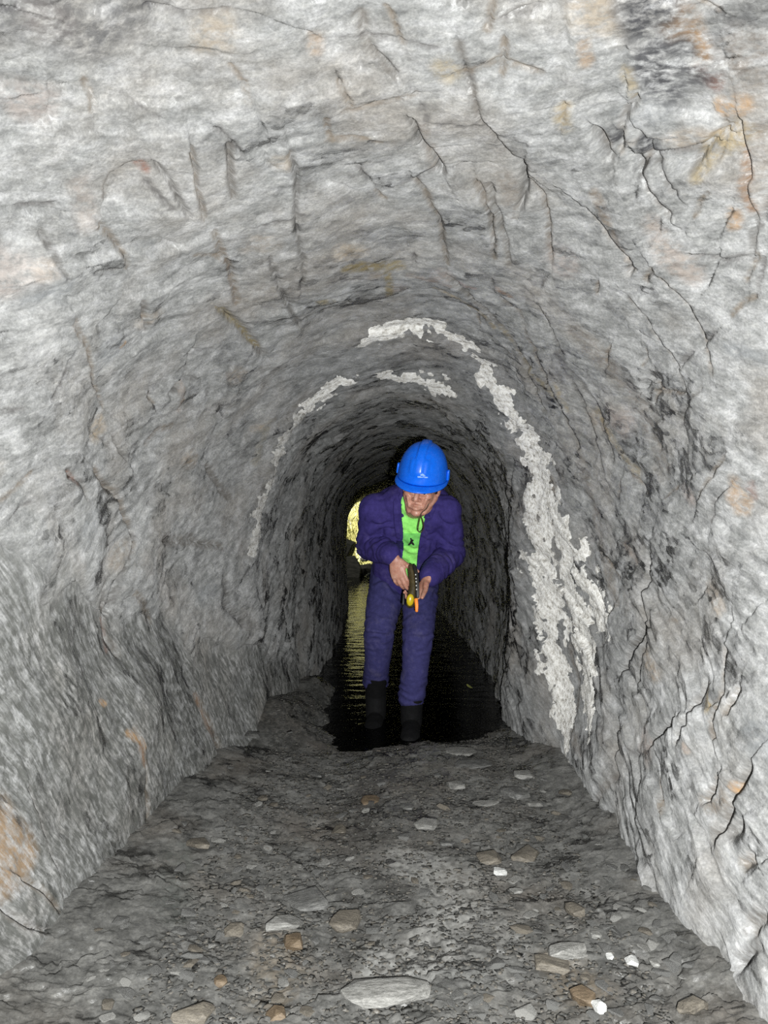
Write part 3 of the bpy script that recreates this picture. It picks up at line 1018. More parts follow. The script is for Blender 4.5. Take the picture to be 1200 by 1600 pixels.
ST_GREY = stone_mat('grey_schist_chip', (0.06, 0.06, 0.058), (0.17, 0.168, 0.16))
ST_PALE = stone_mat('pale_schist_chip', (0.11, 0.108, 0.10), (0.28, 0.275, 0.26))
ST_TAN = stone_mat('tan_stone', (0.075, 0.066, 0.054), (0.175, 0.155, 0.125))
ST_OCHRE = stone_mat('ochre_stone', (0.085, 0.060, 0.036), (0.155, 0.115, 0.075))
ST_WHITE = stone_mat('quartz', (0.42, 0.42, 0.41), (0.62, 0.62, 0.60), rough=0.35)
ST_DARK = stone_mat('wet_dark_rock', (0.003, 0.0035, 0.003), (0.012, 0.012, 0.011), 9.0, 0.9, 0.06)
ST_BANK = stone_mat('dry_pale_rock', (0.40, 0.39, 0.36), (0.72, 0.70, 0.66), 8.0, 0.8)

# boulders and plants at the mouth
BOULDERS = [
    (-0.62, 13.35, 0.02, (.55, .55, .62), ST_DARK, 'dark wet boulder at the left edge of the far tunnel mouth'),
    (-0.30, 13.75, -0.02, (.55, .45, .40), ST_DARK, 'low dark boulder at the water edge beyond the far mouth'),
    (-0.72, 14.3, 0.32, (.55, .50, .55), ST_DARK, 'dark brown boulder on the bank above the wet boulders'),
    (-0.22, 13.05, -0.01, (.24, .16, .11), ST_BANK, 'flat white stone lying just above the far water edge'),
    (-0.34, 13.72, 0.235, (.16, .14, .12), ST_BANK, 'small pale stone perched on the low dark boulder'),
    (0.35, 13.6, 0.0, (.6, .5, .45), ST_DARK, 'dark boulder hidden behind the person at the far mouth'),
]
for k, (x, y, z, sz, mt, lab) in enumerate(BOULDERS):
    me = hull_stone(300 + k, sz, 0.05, 26)
    o = link_mesh('boulder', me, mt, None, False, (x, y, z), (0.1 * k, 0.05, 0.7 * k))
    tag(o, lab, 'boulder')

LEAF = simple_mat('sunlit_leaf', (0.42, 0.46, 0.10, 1), 0.6, 0.35, 3.0)
GRASS = simple_mat('dry_grass', (0.62, 0.60, 0.24, 1), 0.7, 0.3, 4.0)
r = np.random.RandomState(5)
gv, gf = [], []
for k in range(5200):
    x = r.uniform(-2.2, 1.6)
    y = r.uniform(13.9, 17.5)
    z = bank_z(x, y)
    h = r.uniform(0.06, 0.26)
    a = r.uniform(0, 6.28)
    w = r.uniform(0.004, 0.012)
    lx, ly = r.normal(0, 0.10), r.normal(-0.04, 0.09)
    i = len(gv)
    gv += [(x - w * math.cos(a), y - w * math.sin(a), z - 0.02), (x + w * math.cos(a), y + w * math.sin(a), z - 0.02),
           (x + lx * 0.5 + w * 0.6, y + ly * 0.5, z + h * 0.7), (x + lx, y + ly, z + h)]
    gf += [(i, i + 1, i + 2), (i, i + 2, i + 3)]
tag(mesh_obj('grass', gv, gf, GRASS, None, False), 'dry yellow-green grass growing on the sunlit bank outside', 'grass', kind='stuff')


def shrub(x, y, h, spread, n, seed, label):
    r = np.random.RandomState(seed)
    z = bank_z(x, y)
    root = empty('shrub', (x, y, z))
    tag(root, label, 'shrub')
    sv, sf = [], []
    tips = []
    for s in range(14):
        a = r.uniform(0, 6.28)
        tip = np.array([math.cos(a) * spread * r.rand(), math.sin(a) * spread * r.rand(), h * r.uniform(.6, 1)])
        tips.append(tip)
        m = tip * 0.5 + np.array([0, 0, 0.1 * h])
        pr = None
        for t in np.linspace(0, 1, 6):
            c = (1 - t) ** 2 * np.zeros(3) + 2 * t * (1 - t) * m + t * t * tip
            w = 0.010 * (1 - 0.7 * t)
            i = len(sv)
            sv += [tuple(c + np.array([w * math.cos(q), w * math.sin(q), 0])) for q in (0, 2.1, 4.2)]
            if pr is not None:
                for e in range(3):
                    sf.append((pr + e, pr + (e + 1) % 3, i + (e + 1) % 3, i + e))
            pr = i
    mesh_obj('stem', sv, sf, ST_TAN, root)
    lv, lf = [], []
    for k in range(n):
        tp = tips[r.randint(len(tips))] * r.uniform(0.35, 1.05) + r.normal(0, 0.07, 3) * spread * 2
        d = r.normal(size=3); d /= np.linalg.norm(d)
        e = np.cross(d, r.normal(size=3)); e /= np.linalg.norm(e)
        L, w = r.uniform(.03, .07), r.uniform(.01, .02)
        i = len(lv)
        lv += [tuple(tp), tuple(tp + d * L * .5 + e * w), tuple(tp + d * L), tuple(tp + d * L * .5 - e * w)]
        lf += [(i, i + 1, i + 2, i + 3)]
    o = mesh_obj('foliage', lv, lf, LEAF, root, False)
    o['kind'] = 'stuff'


shrub(-0.15, 14.9, 0.75, 0.35, 900, 21, 'leafy yellow-green shrub on the bank beside the person in the far mouth')
shrub(-1.05, 15.3, 1.0, 0.45, 1100, 22, 'taller leafy shrub at the left of the far mouth')

# ------------------------------------------------------------------ stones lying on the floor
STONES = [
    # px, py, width px, depth/width ratio, height m, turn, material, label
    (597, 1556, 158, .34, .030, -4, ST_PALE, 'long pale grey slab in the middle of the front edge of the floor'),
    (478, 1412, 78, .55, .030, 25, ST_GREY, 'flat grey slab with a square end at the left of the dark damp patch'),
    (540, 1444, 52, .8, .032, -20, ST_TAN, 'tan blocky stone beside the dark damp patch'),
    (458, 1478, 34, .9, .030, 10, ST_OCHRE, 'orange-brown stone below the flat grey slabs'),
    (440, 1446, 72, .4, .022, 5, ST_PALE, 'thin flat slab with a white streak left of the tan blocky stone'),
    (367, 1459, 36, .6, .026, -12, ST_TAN, 'single rounded beige stone on the left part of the floor'),
    (345, 1537, 24, .7, .018, 0, ST_OCHRE, 'small yellow-brown stone at the lower left of the floor'),
    (890, 1492, 76, .35, .030, 12, ST_PALE, 'long pale tan slab on the right part of the floor'),
    (862, 1512, 66, .4, .020, -14, ST_TAN, 'brown slab tucked under the long pale tan slab'),
    (987, 1508, 22, .9, .022, 0, ST_WHITE, 'bright white quartz pebble right of the long pale tan slab'),
    (953, 1497, 13, .9, .012, 0, ST_WHITE, 'tiny white pebble between the pale tan slab and the quartz pebble'),
    (1022, 1508, 18, .8, .014, 0, ST_PALE, 'dull white pebble just right of the bright quartz pebble'),
    (936, 1580, 20, 1.1, .026, 20, ST_WHITE, 'white pebble at the lower right front of the floor'),
    (910, 1566, 44, .7, .034, 8, ST_OCHRE, 'orange-brown lump touching the front white pebble'),
    (1082, 1578, 60, .4, .026, 30, ST_TAN, 'brownish slab in the front right corner of the floor'),
    (781, 1366, 24, .6, .020, -5, ST_WHITE, 'white pebble alone right of the pale dry patch'),
    (766, 1345, 44, .5, .026, 6, ST_TAN, 'tan stone just behind the lone white pebble'),
    (806, 1394, 26, .4, .012, 3, ST_PALE, 'thin white chip in front of the lone white pebble'),
    (822, 1340, 40, .9, .030, -30, ST_TAN, 'upright brown stone right of the lone white pebble'),
    (900, 1428, 34, .8, .026, 15, ST_TAN, 'beige blocky stone behind the long pale tan slab'),
    (930, 1463, 20, .6, .012, 0, ST_PALE, 'small white chip between the beige block and the pale tan slab'),
    (667, 1292, 40, .5, .024, -28, ST_PALE, 'tilted oblong grey stone in the middle of the floor'),
    (712, 1229, 34, .5, .022, 3, ST_PALE, 'pale flat stone nearest the oblong grey stone on the way in'),
    (722, 1176, 62, .35, .022, 6, ST_PALE, 'wide pale slab lying nearest the person on the right'),
    (740, 1197, 72, .3, .020, -3, ST_GREY, 'grey slab just in front of the wide pale slab'),
    (758, 1258, 50, .22, .014, 0, ST_PALE, 'very thin pale sliver across the middle right of the floor'),
    (818, 1214, 38, .45, .026, 16, ST_PALE, 'pale slab leaning at the foot of the white crust band'),
    (805, 1243, 42, .6, .034, 24, ST_GREY, 'grey stone below the slab at the foot of the crust band'),
    (836, 1258, 34, .3, .014, 8, ST_PALE, 'thin slab at the right wall foot below the crust band'),
    (636, 1262, 24, .6, .016, 0, ST_GREY, 'small square grey stone behind the oblong grey stone'),
    (578, 1252, 34, .5, .018, 4, ST_OCHRE, 'rust-brown flat stone in the dark damp channel'),
    (530, 1300, 26, .7, .020, -6, ST_TAN, 'brown stone at the left bank of the damp channel'),
    (545, 1133, 18, .6, .014, 0, ST_PALE, 'pale chip at the water edge in front of the person'),
    (578, 1179, 16, .8, .012, 0, ST_PALE, 'small pale chip left of the dark boots on dark floor'),
    (492, 1215, 20, .8, .022, 20, ST_GREY, 'square grey stone beside the dark hollow at the left'),
    (310, 1322, 40, .6, .024, 20, ST_TAN, 'tan stone at the foot of the smooth left face'),
    (395, 1150, 26, .6, .02, 10, ST_GREY, 'grey stone at the left wall foot near the water'),
    (300, 1590, 70, .5, .03, -8, ST_TAN, 'broad brown slab cut by the front edge at the left'),
    (430, 1590, 40, .6, .022, 8, ST_OCHRE, 'rusty stone at the front edge left of the long slab'),
    (700, 1318, 30, .5, .012, -10, ST_GREY, 'low grey stone in front of the oblong grey stone'),
    (860, 1150, 40, .7, .03, 0, ST_GREY, 'grey stone wedged under the bottom of the white crust'),
]
for k, (px, py, w, ratio, h, turn, mt, lab) in enumerate(STONES):
    p = on_floor(px, py)
    wm = w * p[1] / F_PX
    dm = wm * ratio / max(0.35, EYE / math.hypot(1, p[1])) * 0.8
    me = hull_stone(500 + k, (wm, dm, h), 0.08, 26)
    o = link_mesh('stone', me, mt, None, False, (p[0], p[1], p[2] + h * 0.30), (math.radians(random.uniform(-4, 4)), math.radians(random.uniform(-4, 4)), math.radians(turn)))
    tag(o, lab, 'stone')


SHORT = ['long front slab', 'square-ended grey slab', 'tan blocky stone', 'orange-brown stone', 'white-streaked thin slab', 'rounded beige stone', 'yellow-brown stone',
         'long pale tan slab', 'brown tucked-under slab', 'white quartz pebble', 'tiny white pebble', 'dull white pebble', 'front white pebble', 'orange-brown lump',
         'front right corner slab', 'lone white pebble', 'tan stone behind the lone pebble', 'thin white chip', 'upright brown stone', 'beige blocky stone', 'small white chip',
         'tilted oblong stone', 'pale flat stone', 'wide pale slab', 'grey slab by the wide one', 'thin pale sliver', 'slab leaning by the crust', 'grey stone under the crust slab',
         'thin wall-foot slab', 'small square stone', 'rust-brown flat stone', 'brown channel-bank stone', 'pale water-edge chip', 'small chip left of the boots', 'square stone by the hollow',
         'tan stone by the left face', 'grey stone by the water', 'broad brown front slab', 'rusty front stone', 'low grey stone', 'stone wedged under the crust']
chip_meshes = [hull_stone(700 + k, (1, 0.55 + 0.1 * (k % 4), 0.22 + 0.06 * (k % 3)), 0.06, 16) for k in range(10)]
r = np.random.RandomState(77)
spots = []
tries = 0
while len(spots) < 240 and tries < 6000:
    tries += 1
    px, py = r.uniform(140, 1080), 1130 + 470 * r.rand() ** 0.75
    if abs(px - 610) > (py - 1060) * 0.85 + 130:
        continue
    if 590 < px < 760 and 1330 < py < 1510 and r.rand() < 0.85:
        continue
    if any(abs(px - s[0]) < s[2] * 0.7 and abs(py - s[1]) < s[2] * 0.45 for s in STONES):
        continue
    if any(abs(px - a) < 14 and abs(py - b) < 8 for a, b in spots):
        continue
    spots.append((px, py))
seen = {}
ordered = []
for k, (px, py) in enumerate(spots):
    best_ = min(range(len(STONES)), key=lambda i: math.hypot(STONES[i][0] - px, (STONES[i][1] - py) * 1.6))
    dx_, dy_ = px - STONES[best_][0], (py - STONES[best_][1]) * 1.6
    way = ('right of' if dx_ > 0 else 'left of') if abs(dx_) > abs(dy_) else ('in front of' if dy_ > 0 else 'behind')
    tone_ = ['grey', 'pale', 'grey', 'tan', 'grey', 'grey', 'pale', 'grey', 'tan', 'grey'][k % 10]
    ordered.append((math.hypot(dx_, dy_), k, tone_, way, best_))
CHIP_LABEL = {}
for d_, k, tone_, way, best_ in sorted(ordered):
    rank = seen.get((tone_, way, best_), 0)
    seen[(tone_, way, best_)] = rank + 1
    CHIP_LABEL[k] = '%s %s chip %s the %s' % (['nearest', 'second nearest', 'third nearest', 'fourth nearest', 'fifth nearest', 'sixth nearest', 'seventh nearest', 'eighth nearest', 'ninth nearest', 'tenth nearest', 'eleventh nearest', 'twelfth nearest', 'thirteenth nearest', 'fourteenth nearest', 'fifteenth nearest'][min(rank, 14)],
                                              tone_, way, SHORT[best_])
for k, (px, py) in enumerate(spots):
    p = on_floor(px, py)
    s = r.uniform(.016, .048) * (1.0 if r.rand() < .8 else 1.4)
    o = bpy.data.objects.new('schist_chip', chip_meshes[k % 10])
    if not chip_meshes[k % 10].materials:
        chip_meshes[k % 10].materials.append([ST_GREY, ST_PALE, ST_GREY, ST_TAN, ST_GREY, ST_GREY, ST_PALE, ST_GREY, ST_TAN, ST_GREY][k % 10])
    COL.objects.link(o)
    o.scale = (s, s, s)
    o.location = (p[0], p[1], p[2] + s * 0.08)
    o.rotation_euler = (r.normal(0, .15), r.normal(0, .15), r.uniform(0, 6.28))
    tag(o, CHIP_LABEL[k], 'stone chip', 'small chips strewn over the tunnel floor')

# grit too small to pick apart
r = np.random.RandomState(9)
n = 12000
gyv = 1.5 + 2.9 * r.rand(n) ** 1.2
gxv = r.uniform(-0.5, 0.56, n)
gzv = floor_z(gxv, gyv)
s = r.uniform(.002, .007, n) * (1 + 0.8 * (r.rand(n) < .12))
base = np.array([(-1, -1, -.4), (1, -.8, -.4), (.8, 1, -.4), (-1, .9, -.4), (-.6, -.5, .5), (.7, -.6, .4), (.5, .6, .55), (-.6, .6, .35)])
cube_f = np.array([(0, 3, 2, 1), (4, 5, 6, 7), (0, 1, 5, 4), (1, 2, 6, 5), (2, 3, 7, 6), (3, 0, 4, 7)])
ang = r.uniform(0, 6.28, n)
ca_, sa_ = np.cos(ang), np.sin(ang)
bb = base[None] * (1 + 0.3 * r.normal(size=(n, 8, 1))) * np.array([1.1, .65, .30])
vx = (bb[..., 0] * ca_[:, None] - bb[..., 1] * sa_[:, None]) * s[:, None] + gxv[:, None]
vy = (bb[..., 0] * sa_[:, None] + bb[..., 1] * ca_[:, None]) * s[:, None] + gyv[:, None]
vz = bb[..., 2] * s[:, None] + gzv[:, None] + 0.003
gv = np.stack([vx, vy, vz], -1).reshape(-1, 3)
gf = (cube_f[None] + (np.arange(n) * 8)[:, None, None]).reshape(-1, 4)
me = fast_mesh('gravel', gv, gf)
GRIT = Mat('loose_grit')
gp = geo_pos(GRIT)
GRIT.set(Base_Color=GRIT.ramp(GRIT.noise(gp, 85, 2, 0.5), [(.3, (.03, .03, .028)), (.5, (.075, .074, .07)), (.62, (.105, .095, .08)), (.75, (.19, .187, .18))]), Roughness=0.75, Specular_IOR_Level=0.2)
tag(link_mesh('gravel', me, GRIT.m, None, False), 'fine damp grit scattered over the tunnel floor', 'gravel', kind='stuff')

# one fallen leaf at the water edge
p = on_floor(733, 1092)
lf_me = bpy.data.meshes.new('leaf')
prof = [(0, 0), (.12, .28), (.35, .42), (.65, .34), (.88, .14), (1, 0)]
lv = [(a * .05 - .025, b * .05, .004 + .006 * math.sin(a * 3)) for a, b in prof] + [(a * .05 - .025, -b * .05, .004 + .006 * math.sin(a * 3)) for a, b in prof[1:-1]]
lv += [(a * .05 - .025, 0, .001 + .006 * math.sin(a * 3)) for a, b in prof[1:-1]]
lfc = []
for i in range(5):
    up0, up1 = i, i + 1
    md0 = 0 if i == 0 else 10 + i - 1
    md1 = 5 if i == 4 else 10 + i
    dn0 = 0 if i == 0 else 6 + i - 1
    dn1 = 5 if i == 4 else 6 + i
    lfc.append([v for n_, v in enumerate((md0, md1, up1, up0)) if v not in (md0, md1, up1, up0)[:n_]])
    lfc.append([v for n_, v in enumerate((dn0, dn1, md1, md0)) if v not in (dn0, dn1, md1, md0)[:n_]])
lf_me.from_pydata(lv, [], lfc)
lf_me.update()
leaf_o = link_mesh('leaf', lf_me, simple_mat('yellow_leaf', (.42, .44, .12, 1), .5), None, True, (p[0], p[1], max(p[2], WATER_Z) + .006), (.5, .15, 1.1))
tag(leaf_o, 'small yellow-green leaf lying at the water edge right of the person', 'leaf')

# ------------------------------------------------------------------ the person
def limb(bm, pts, rw, rd=None, side=(1, 0, 0), seg=18, cap=True):
    """closed tube with elliptical rings (half width rw along side, half depth rd) and rounded ends"""
    pts = [Vector(p) for p in pts]
    rd = rd or rw
    rings = []
    n = len(pts)
    for i in range(n):
        t = (pts[min(i + 1, n - 1)] - pts[max(i - 1, 0)]).normalized()
        s = Vector(side)
        s = (s - t * s.dot(t))
        if s.length < 1e-4:
            s = t.orthogonal()
        s.normalize()
        f = t.cross(s)
        def ring(c, kw):
            return [bm.verts.new(c + s * (rw[i] * kw * math.cos(2 * math.pi * k / seg)) + f * (rd[i] * kw * math.sin(2 * math.pi * k / seg))) for k in range(seg)]
        rm = min(rw[i], rd[i])
        if i == 0 and cap:
            for a in (80, 55, 28):
                rings.append(ring(pts[i] - t * rm * math.sin(math.radians(a)), math.cos(math.radians(a))))
        rings.append(ring(pts[i], 1.0))
        if i == n - 1 and cap:
            for a in (28, 55, 80):
                rings.append(ring(pts[i] + t * rm * math.sin(math.radians(a)), math.cos(math.radians(a))))
    for a, b in zip(rings[:-1], rings[1:]):
        for k in range(seg):
            bm.faces.new((a[k], a[(k + 1) % seg], b[(k + 1) % seg], b[k]))
    bm.faces.new(rings[0][::-1])
    bm.faces.new(rings[-1])


def ell(bm, c, r, M=None, seg=20):
    res = bmesh.ops.create_uvsphere(bm, u_segments=seg, v_segments=seg // 2 + 2, radius=1.0)
    c = Vector(c)
    for v in res['verts']:
        p = Vector((v.co.x * r[0], v.co.y * r[1], v.co.z * r[2]))
        v.co = (M @ p if M else p) + c


def remesh(bm, voxel, iters=3, name='tmp'):
    bmesh.ops.recalc_face_normals(bm, faces=bm.faces[:])
    me = bpy.data.meshes.new(name)
    bm.to_mesh(me)
    bm.free()
    o = bpy.data.objects.new(name, me)
    COL.objects.link(o)
    m = o.modifiers.new('r', 'REMESH')
    m.mode = 'VOXEL'
    m.voxel_size = voxel
    if iters:
        s = o.modifiers.new('s', 'SMOOTH')
        s.factor = 0.5
        s.iterations = iters
    dg = bpy.context.evaluated_depsgraph_get()
    res = bpy.data.meshes.new_from_object(o.evaluated_get(dg))
    bpy.data.objects.remove(o)
    bpy.data.meshes.remove(me)
    return res


def get_co(me):
    a = np.empty(len(me.vertices) * 3, dtype=np.float32)
    me.vertices.foreach_get('co', a)
    return a.reshape(-1, 3)


def get_no(me):
    a = np.empty(len(me.vertices) * 3, dtype=np.float32)
    me.vertices.foreach_get('normal', a)
    return a.reshape(-1, 3)


def set_co(me, a):
    me.vertices.foreach_set('co', np.ascontiguousarray(a, dtype=np.float32).ravel())
    me.update()


def cut_faces(me, mask):
    """remove faces whose mask is True"""
    bm = bmesh.new()
    bm.from_mesh(me)
    bm.faces.ensure_lookup_table()
    bmesh.ops.delete(bm, geom=[f for f in bm.faces if mask[f.index]], context='FACES')
    bm.to_mesh(me)
    bm.free()
    me.update()


def face_centres(me):
    a = np.empty(len(me.polygons) * 3, dtype=np.float32)
    me.polygons.foreach_get('center', a)
    return a.reshape(-1, 3)


P_BASE = Vector((0.06, 4.08, -0.09))
person = empty('person', P_BASE)
tag(person, 'stooping person in a blue hard hat, navy overalls and bright green shirt', 'person')


def wear(name, me, mat, parent=person):
    o = link_mesh(name, me, mat, parent)
    o.matrix_parent_inverse = Matrix.Translation(-P_BASE) if parent is person else Matrix.Identity(4)
    return o


# joints (metres, world)
SH_R, EL_R, WR_R = (-.040, 3.90, 1.010), (-.068, 4.00, .835), (.040, 3.755, .800)
SH_L, EL_L, WR_L = (.288, 3.90, 1.005), (.325, 3.99, .800), (.204, 3.752, .702)
HIP_R, KN_R, AN_R = (.025, 4.22, .70), (-.022, 3.97, .43), (-.042, 4.18, .085)
HIP_L, KN_L, AN_L = (.195, 4.20, .70), (.162, 3.90, .43), (.132, 3.98, .05)

HEAD_R = Matrix.Rotation(math.radians(9), 3, 'Y') @ Matrix.Rotation(math.radians(-11), 3, 'Z') @ Matrix.Rotation(math.radians(20), 3, 'X')
HEAD_C = Vector((.166, 3.650, 1.118))


def hd(x, y, z):
    return HEAD_C + HEAD_R @ Vector((x, y, z))


# ---- materials
def skin_material():
    M = Mat('skin')
    c = geo_pos(M)
    a = M.noise(c, 35, 5, 0.6)
    b = M.noise(c, 260, 3, 0.6)
    col = M.ramp(a, [(.32, (.40, .17, .12)), (.52, (.50, .25, .18)), (.7, (.58, .33, .25))])
    M.set(Base_Color=col, Roughness=0.42, Specular_IOR_Level=0.5, Normal=M.bump(M.math('ADD', a, M.math('MULTIPLY', b, .4)), .35, .004),
          Subsurface_Weight=0.12, Subsurface_Radius=(.01, .004, .002), Subsurface_Scale=1.0)
    return M.m


def cloth_material(name, base, dust, amt, rough=0.85):
    M = Mat(name)
    c = geo_pos(M)
    a = M.noise(c, 9, 5, 0.65)
    b = M.noise(c, 50, 5, 0.65)
    w = M.noise(c, 420, 2, 0.5)
    col = M.ramp(b, [(.3, tuple(x * .78 for x in base)), (.7, tuple(x * 1.2 for x in base))])
    f = M.math('MULTIPLY', M.ramp(M.math('ADD', M.math('MULTIPLY', a, .7), M.math('MULTIPLY', b, .3)), [(.52, (0, 0, 0)), (.68, (1, 1, 1))]), amt)
    M.set(Base_Color=M.mix(f, col, dust), Roughness=rough, Specular_IOR_Level=.15,
          Normal=M.bump(M.math('ADD', b, M.math('MULTIPLY', w, .5)), .3, .003))
    return M.m


SKIN = skin_material()
NAVY = cloth_material('navy_jacket_cloth', (.040, .030, .150), (.12, .10, .19), .35)
NAVY2 = cloth_material('navy_trouser_cloth', (.042, .040, .132), (.13, .115, .16), .40)
GREEN = cloth_material('bright_green_shirt', (.36, .98, .20), (.38, .95, .24), .3, .7)
GREEN2 = cloth_material('mid_green_print', (.22, .72, .16), (.24, .70, .18), .3, .7)
BLACK = simple_mat('black_print', (.012, .014, .012, 1), .6)
BOOT = simple_mat('black_rubber', (.006, .006, .0065, 1), .8, .3, 40, .3, .002, .15)
HAIR = simple_mat('grey_hair', (.16, .14, .125, 1), .6, .4, 300, .6)


def helmet_material():
    M = Mat('blue_helmet_plastic')
    c = obj_coord(M)
    a = M.noise(c, 60, 5, 0.6)
    M.set(Base_Color=M.ramp(a, [(.3, (.003, .13, .78)), (.7, (.004, .16, .90))]), Roughness=.30, Specular_IOR_Level=.5,
          Normal=M.bump(a, .05, .001))
    return M.m


BLUE = helmet_material()
EYE_W = simple_mat('eye_white', (.7, .66, .6, 1), .2, .05)
EYE_D = simple_mat('eye_iris', (.03, .02, .015, 1), .1, .05)

# ---- body: one continuous skin surface
bm = bmesh.new()
side_t = (1, 0, 0)
limb(bm, [(.115, 4.20, .66), (.118, 4.09, .82), (.122, 3.98, .95), (.126, 3.91, 1.01)], [.130, .125, .145, .12], [.085, .085, .09, .07], side_t)
limb(bm, [(.128, 3.90, 1.02), hd(0, .045, -.10), hd(0, .03, -.03)], [.062, .055, .058])
for S, E, W_ in ((SH_R, EL_R, WR_R), (SH_L, EL_L, WR_L)):
    limb(bm, [(.125, 3.93, .99), S], [.07, .05])
    limb(bm, [S, E], [.045, .036])
    Em = Vector(E).lerp(Vector(W_), .45)
    limb(bm, [E, Em, W_], [.036, .036, .024], [.036, .034, .021])
for H, K, A in ((HIP_R, KN_R, AN_R), (HIP_L, KN_L, AN_L)):
    limb(bm, [(.113, 4.21, .68), H], [.085, .075])
    limb(bm, [H, K, Vector(K).lerp(Vector(A), .4), A], [.070, .050, .046, .032])
    limb(bm, [A, (A[0], A[1] + .01, A[2] - .05)], [.032, .028])
# head
def he(x, y, z, rx, ry, rz):
    ell(bm, hd(x, y, z), (rx, ry, rz), HEAD_R)
def hl(a, b, ra, rb):
    limb(bm, [hd(*a), hd(*b)], [ra, rb], seg=12)
he(0, .010, .035, .076, .096, .086)
he(0, -.022, -.030, .064, .074, .082)
he(0, -.050, -.072, .048, .045, .050)
he(0, -.074, -.104, .026, .022, .018)
for sx in (-1, 1):
    hl((sx * .060, .0, -.05), (sx * .030, -.065, -.100), .020, .016)       # jaw
    he(sx * .042, -.068, -.022, .022, .020, .018)                           # cheekbone
    hl((sx * .040, -.086, -.034), (sx * .030, -.088, -.074), .009, .007)    # cheek fold
    hl((sx * .010, -.098, .020), (sx * .044, -.080, .018), .011, .010)      # brow
    hl((sx * .018, -.092, .008), (sx * .044, -.080, .006), .006, .006)      # upper lid
    hl((sx * .018, -.090, -.014), (sx * .042, -.079, -.012), .006, .006)    # lower lid
    he(sx * .013, -.104, -.036, .010, .011, .008)                           # nostril wing
    he(sx * .079, .012, -.012, .008, .020, .032)                            # ear
    he(sx * .084, .016, .004, .006, .016, .016)
    hl((sx * .003, -.101, -.063), (sx * .024, -.090, -.067), .0072, .0045)  # upper lip
    hl((sx * .003, -.099, -.080), (sx * .022, -.089, -.076), .0080, .0045)  # lower lip
hl((0, -.092, .012), (0, -.112, -.030), .0085, .0125)                       # nose
he(0, -.114, -.034, .012, .011, .010)


def hand(bm, W_, Y, Z, left, curls, spread=.06, thumb=(35, 20, 25), scale=1.0):
    """palm, four jointed fingers and a thumb from the side of the palm; Y finger direction, Z back of the hand"""
    Y = Vector(Y).normalized()
    Z = Vector(Z)
    Z = (Z - Y * Z.dot(Y)).normalized()
    X = Y.cross(Z) if left else Z.cross(Y)
    Wv = Vector(W_)
    s = scale
    def P(x, y, z):
        return Wv + X * x * s + Y * y * s + Z * z * s
    limb(bm, [P(0, -.03, 0), P(0, .012, 0)], [.027 * s, .027 * s], [.019 * s, .018 * s], side=X)
    limb(bm, [P(.0, .012, 0), P(.002, .050, .001), P(.0, .085, 0)], [.028 * s, .040 * s, .039 * s], [.016 * s, .015 * s, .011 * s], side=X)
    tips = []
    for fi, (x, L, r, cl) in enumerate(zip((.029, .010, -.010, -.029), (.072, .080, .074, .058), (.0088, .0092, .0088, .0078), curls)):
        pos = P(x, .088 - .006 * abs(fi - 1), 0)
        ang = 0.0
        d = (Y + X * spread * (1.2 - fi * .8)).normalized()
        prev = pos - d * .02 * s
        pts, rad = [prev, pos], [r * 1.1 * s, r * 1.08 * s]
        for seg_l, c in zip((.46, .31, .23), cl):
            ang += math.radians(c)
            pos = pos + (d * math.cos(ang) - Z * math.sin(ang)) * L * seg_l * s
            pts.append(pos)
            rad.append(r * (1.0 if seg_l > .4 else .93 if seg_l > .25 else .78) * s)
        limb(bm, pts, rad, side=X, seg=12)
        tips.append(pts)
    a0, a1, a2 = (math.radians(t) for t in thumb)
    pos = P(.026, .022, -.006)
    pts, rad = [P(.012, .012, -.002), pos], [.016 * s, .0145 * s]
    ang = a0
    out = X * math.sin(a0) + Y * math.cos(a0)
    for L, c, r in ((.036, 0, .012), (.030, a1, .0105), (.024, a2, .0085)):
        d = (out * math.cos(c) - Z * math.sin(c)).normalized()
        pos = pos + d * L * s
        pts.append(pos)
        rad.append(r * s)
    limb(bm, pts, rad, seg=12)
    return tips


hand(bm, (.046, 3.742, .790), (.26, -.16, -.95), (-.42, -.88, .10), False,
     [(14, 26, 18), (16, 24, 18), (16, 26, 20), (20, 28, 20)], .02, (42, 25, 15))
hand(bm, (.190, 3.735, .690), (-.52, -.30, -.80), (.62, .42, -.62), True,
     [(30, 40, 25), (34, 46, 28), (36, 48, 28), (38, 48, 28)], .03, (34, 16, 14))
body_me = remesh(bm, .0036, 2, 'body')
body = wear('body', body_me, SKIN)
body['label'] = 'sun-reddened face, neck and bare hands'

for sx in (-1, 1):
    bm = bmesh.new()
    ell(bm, hd(sx * .031, -.080, -.003), (.0125, .0125, .0115), HEAD_R, 14)
    me = bpy.data.meshes.new('eye')
    bm.to_mesh(me); bm.free()
    eye = wear('eye', me, EYE_W, body)
    bm = bmesh.new()
    ell(bm, hd(sx * .031, -.090, -.006), (.0055, .0035, .0055), HEAD_R, 10)
    me = bpy.data.meshes.new('iris')
    bm.to_mesh(me); bm.free()
    wear('iris', me, EYE_D, body)
bm = bmesh.new()
ell(bm, hd(0, .026, .012), (.078, .086, .078), HEAD_R, 24)
for sx in (-1, 1):
    limb(bm, [hd(sx * .074, -.012, .03), hd(sx * .072, -.016, -.012)], [.008, .005], seg=10)
hm = remesh(bm, .005, 1, 'hair')
c = get_co(hm)
loc_h = (c - np.array(HEAD_C)) @ np.array(HEAD_R)
set_co(hm, c + get_no(hm) * (0.003 * perlin(c * 160))[:, None])
cut_faces(hm, ((face_centres(hm) - np.array(HEAD_C)) @ np.array(HEAD_R))[:, 2] < -.055)
wear('hair', hm, HAIR, body)


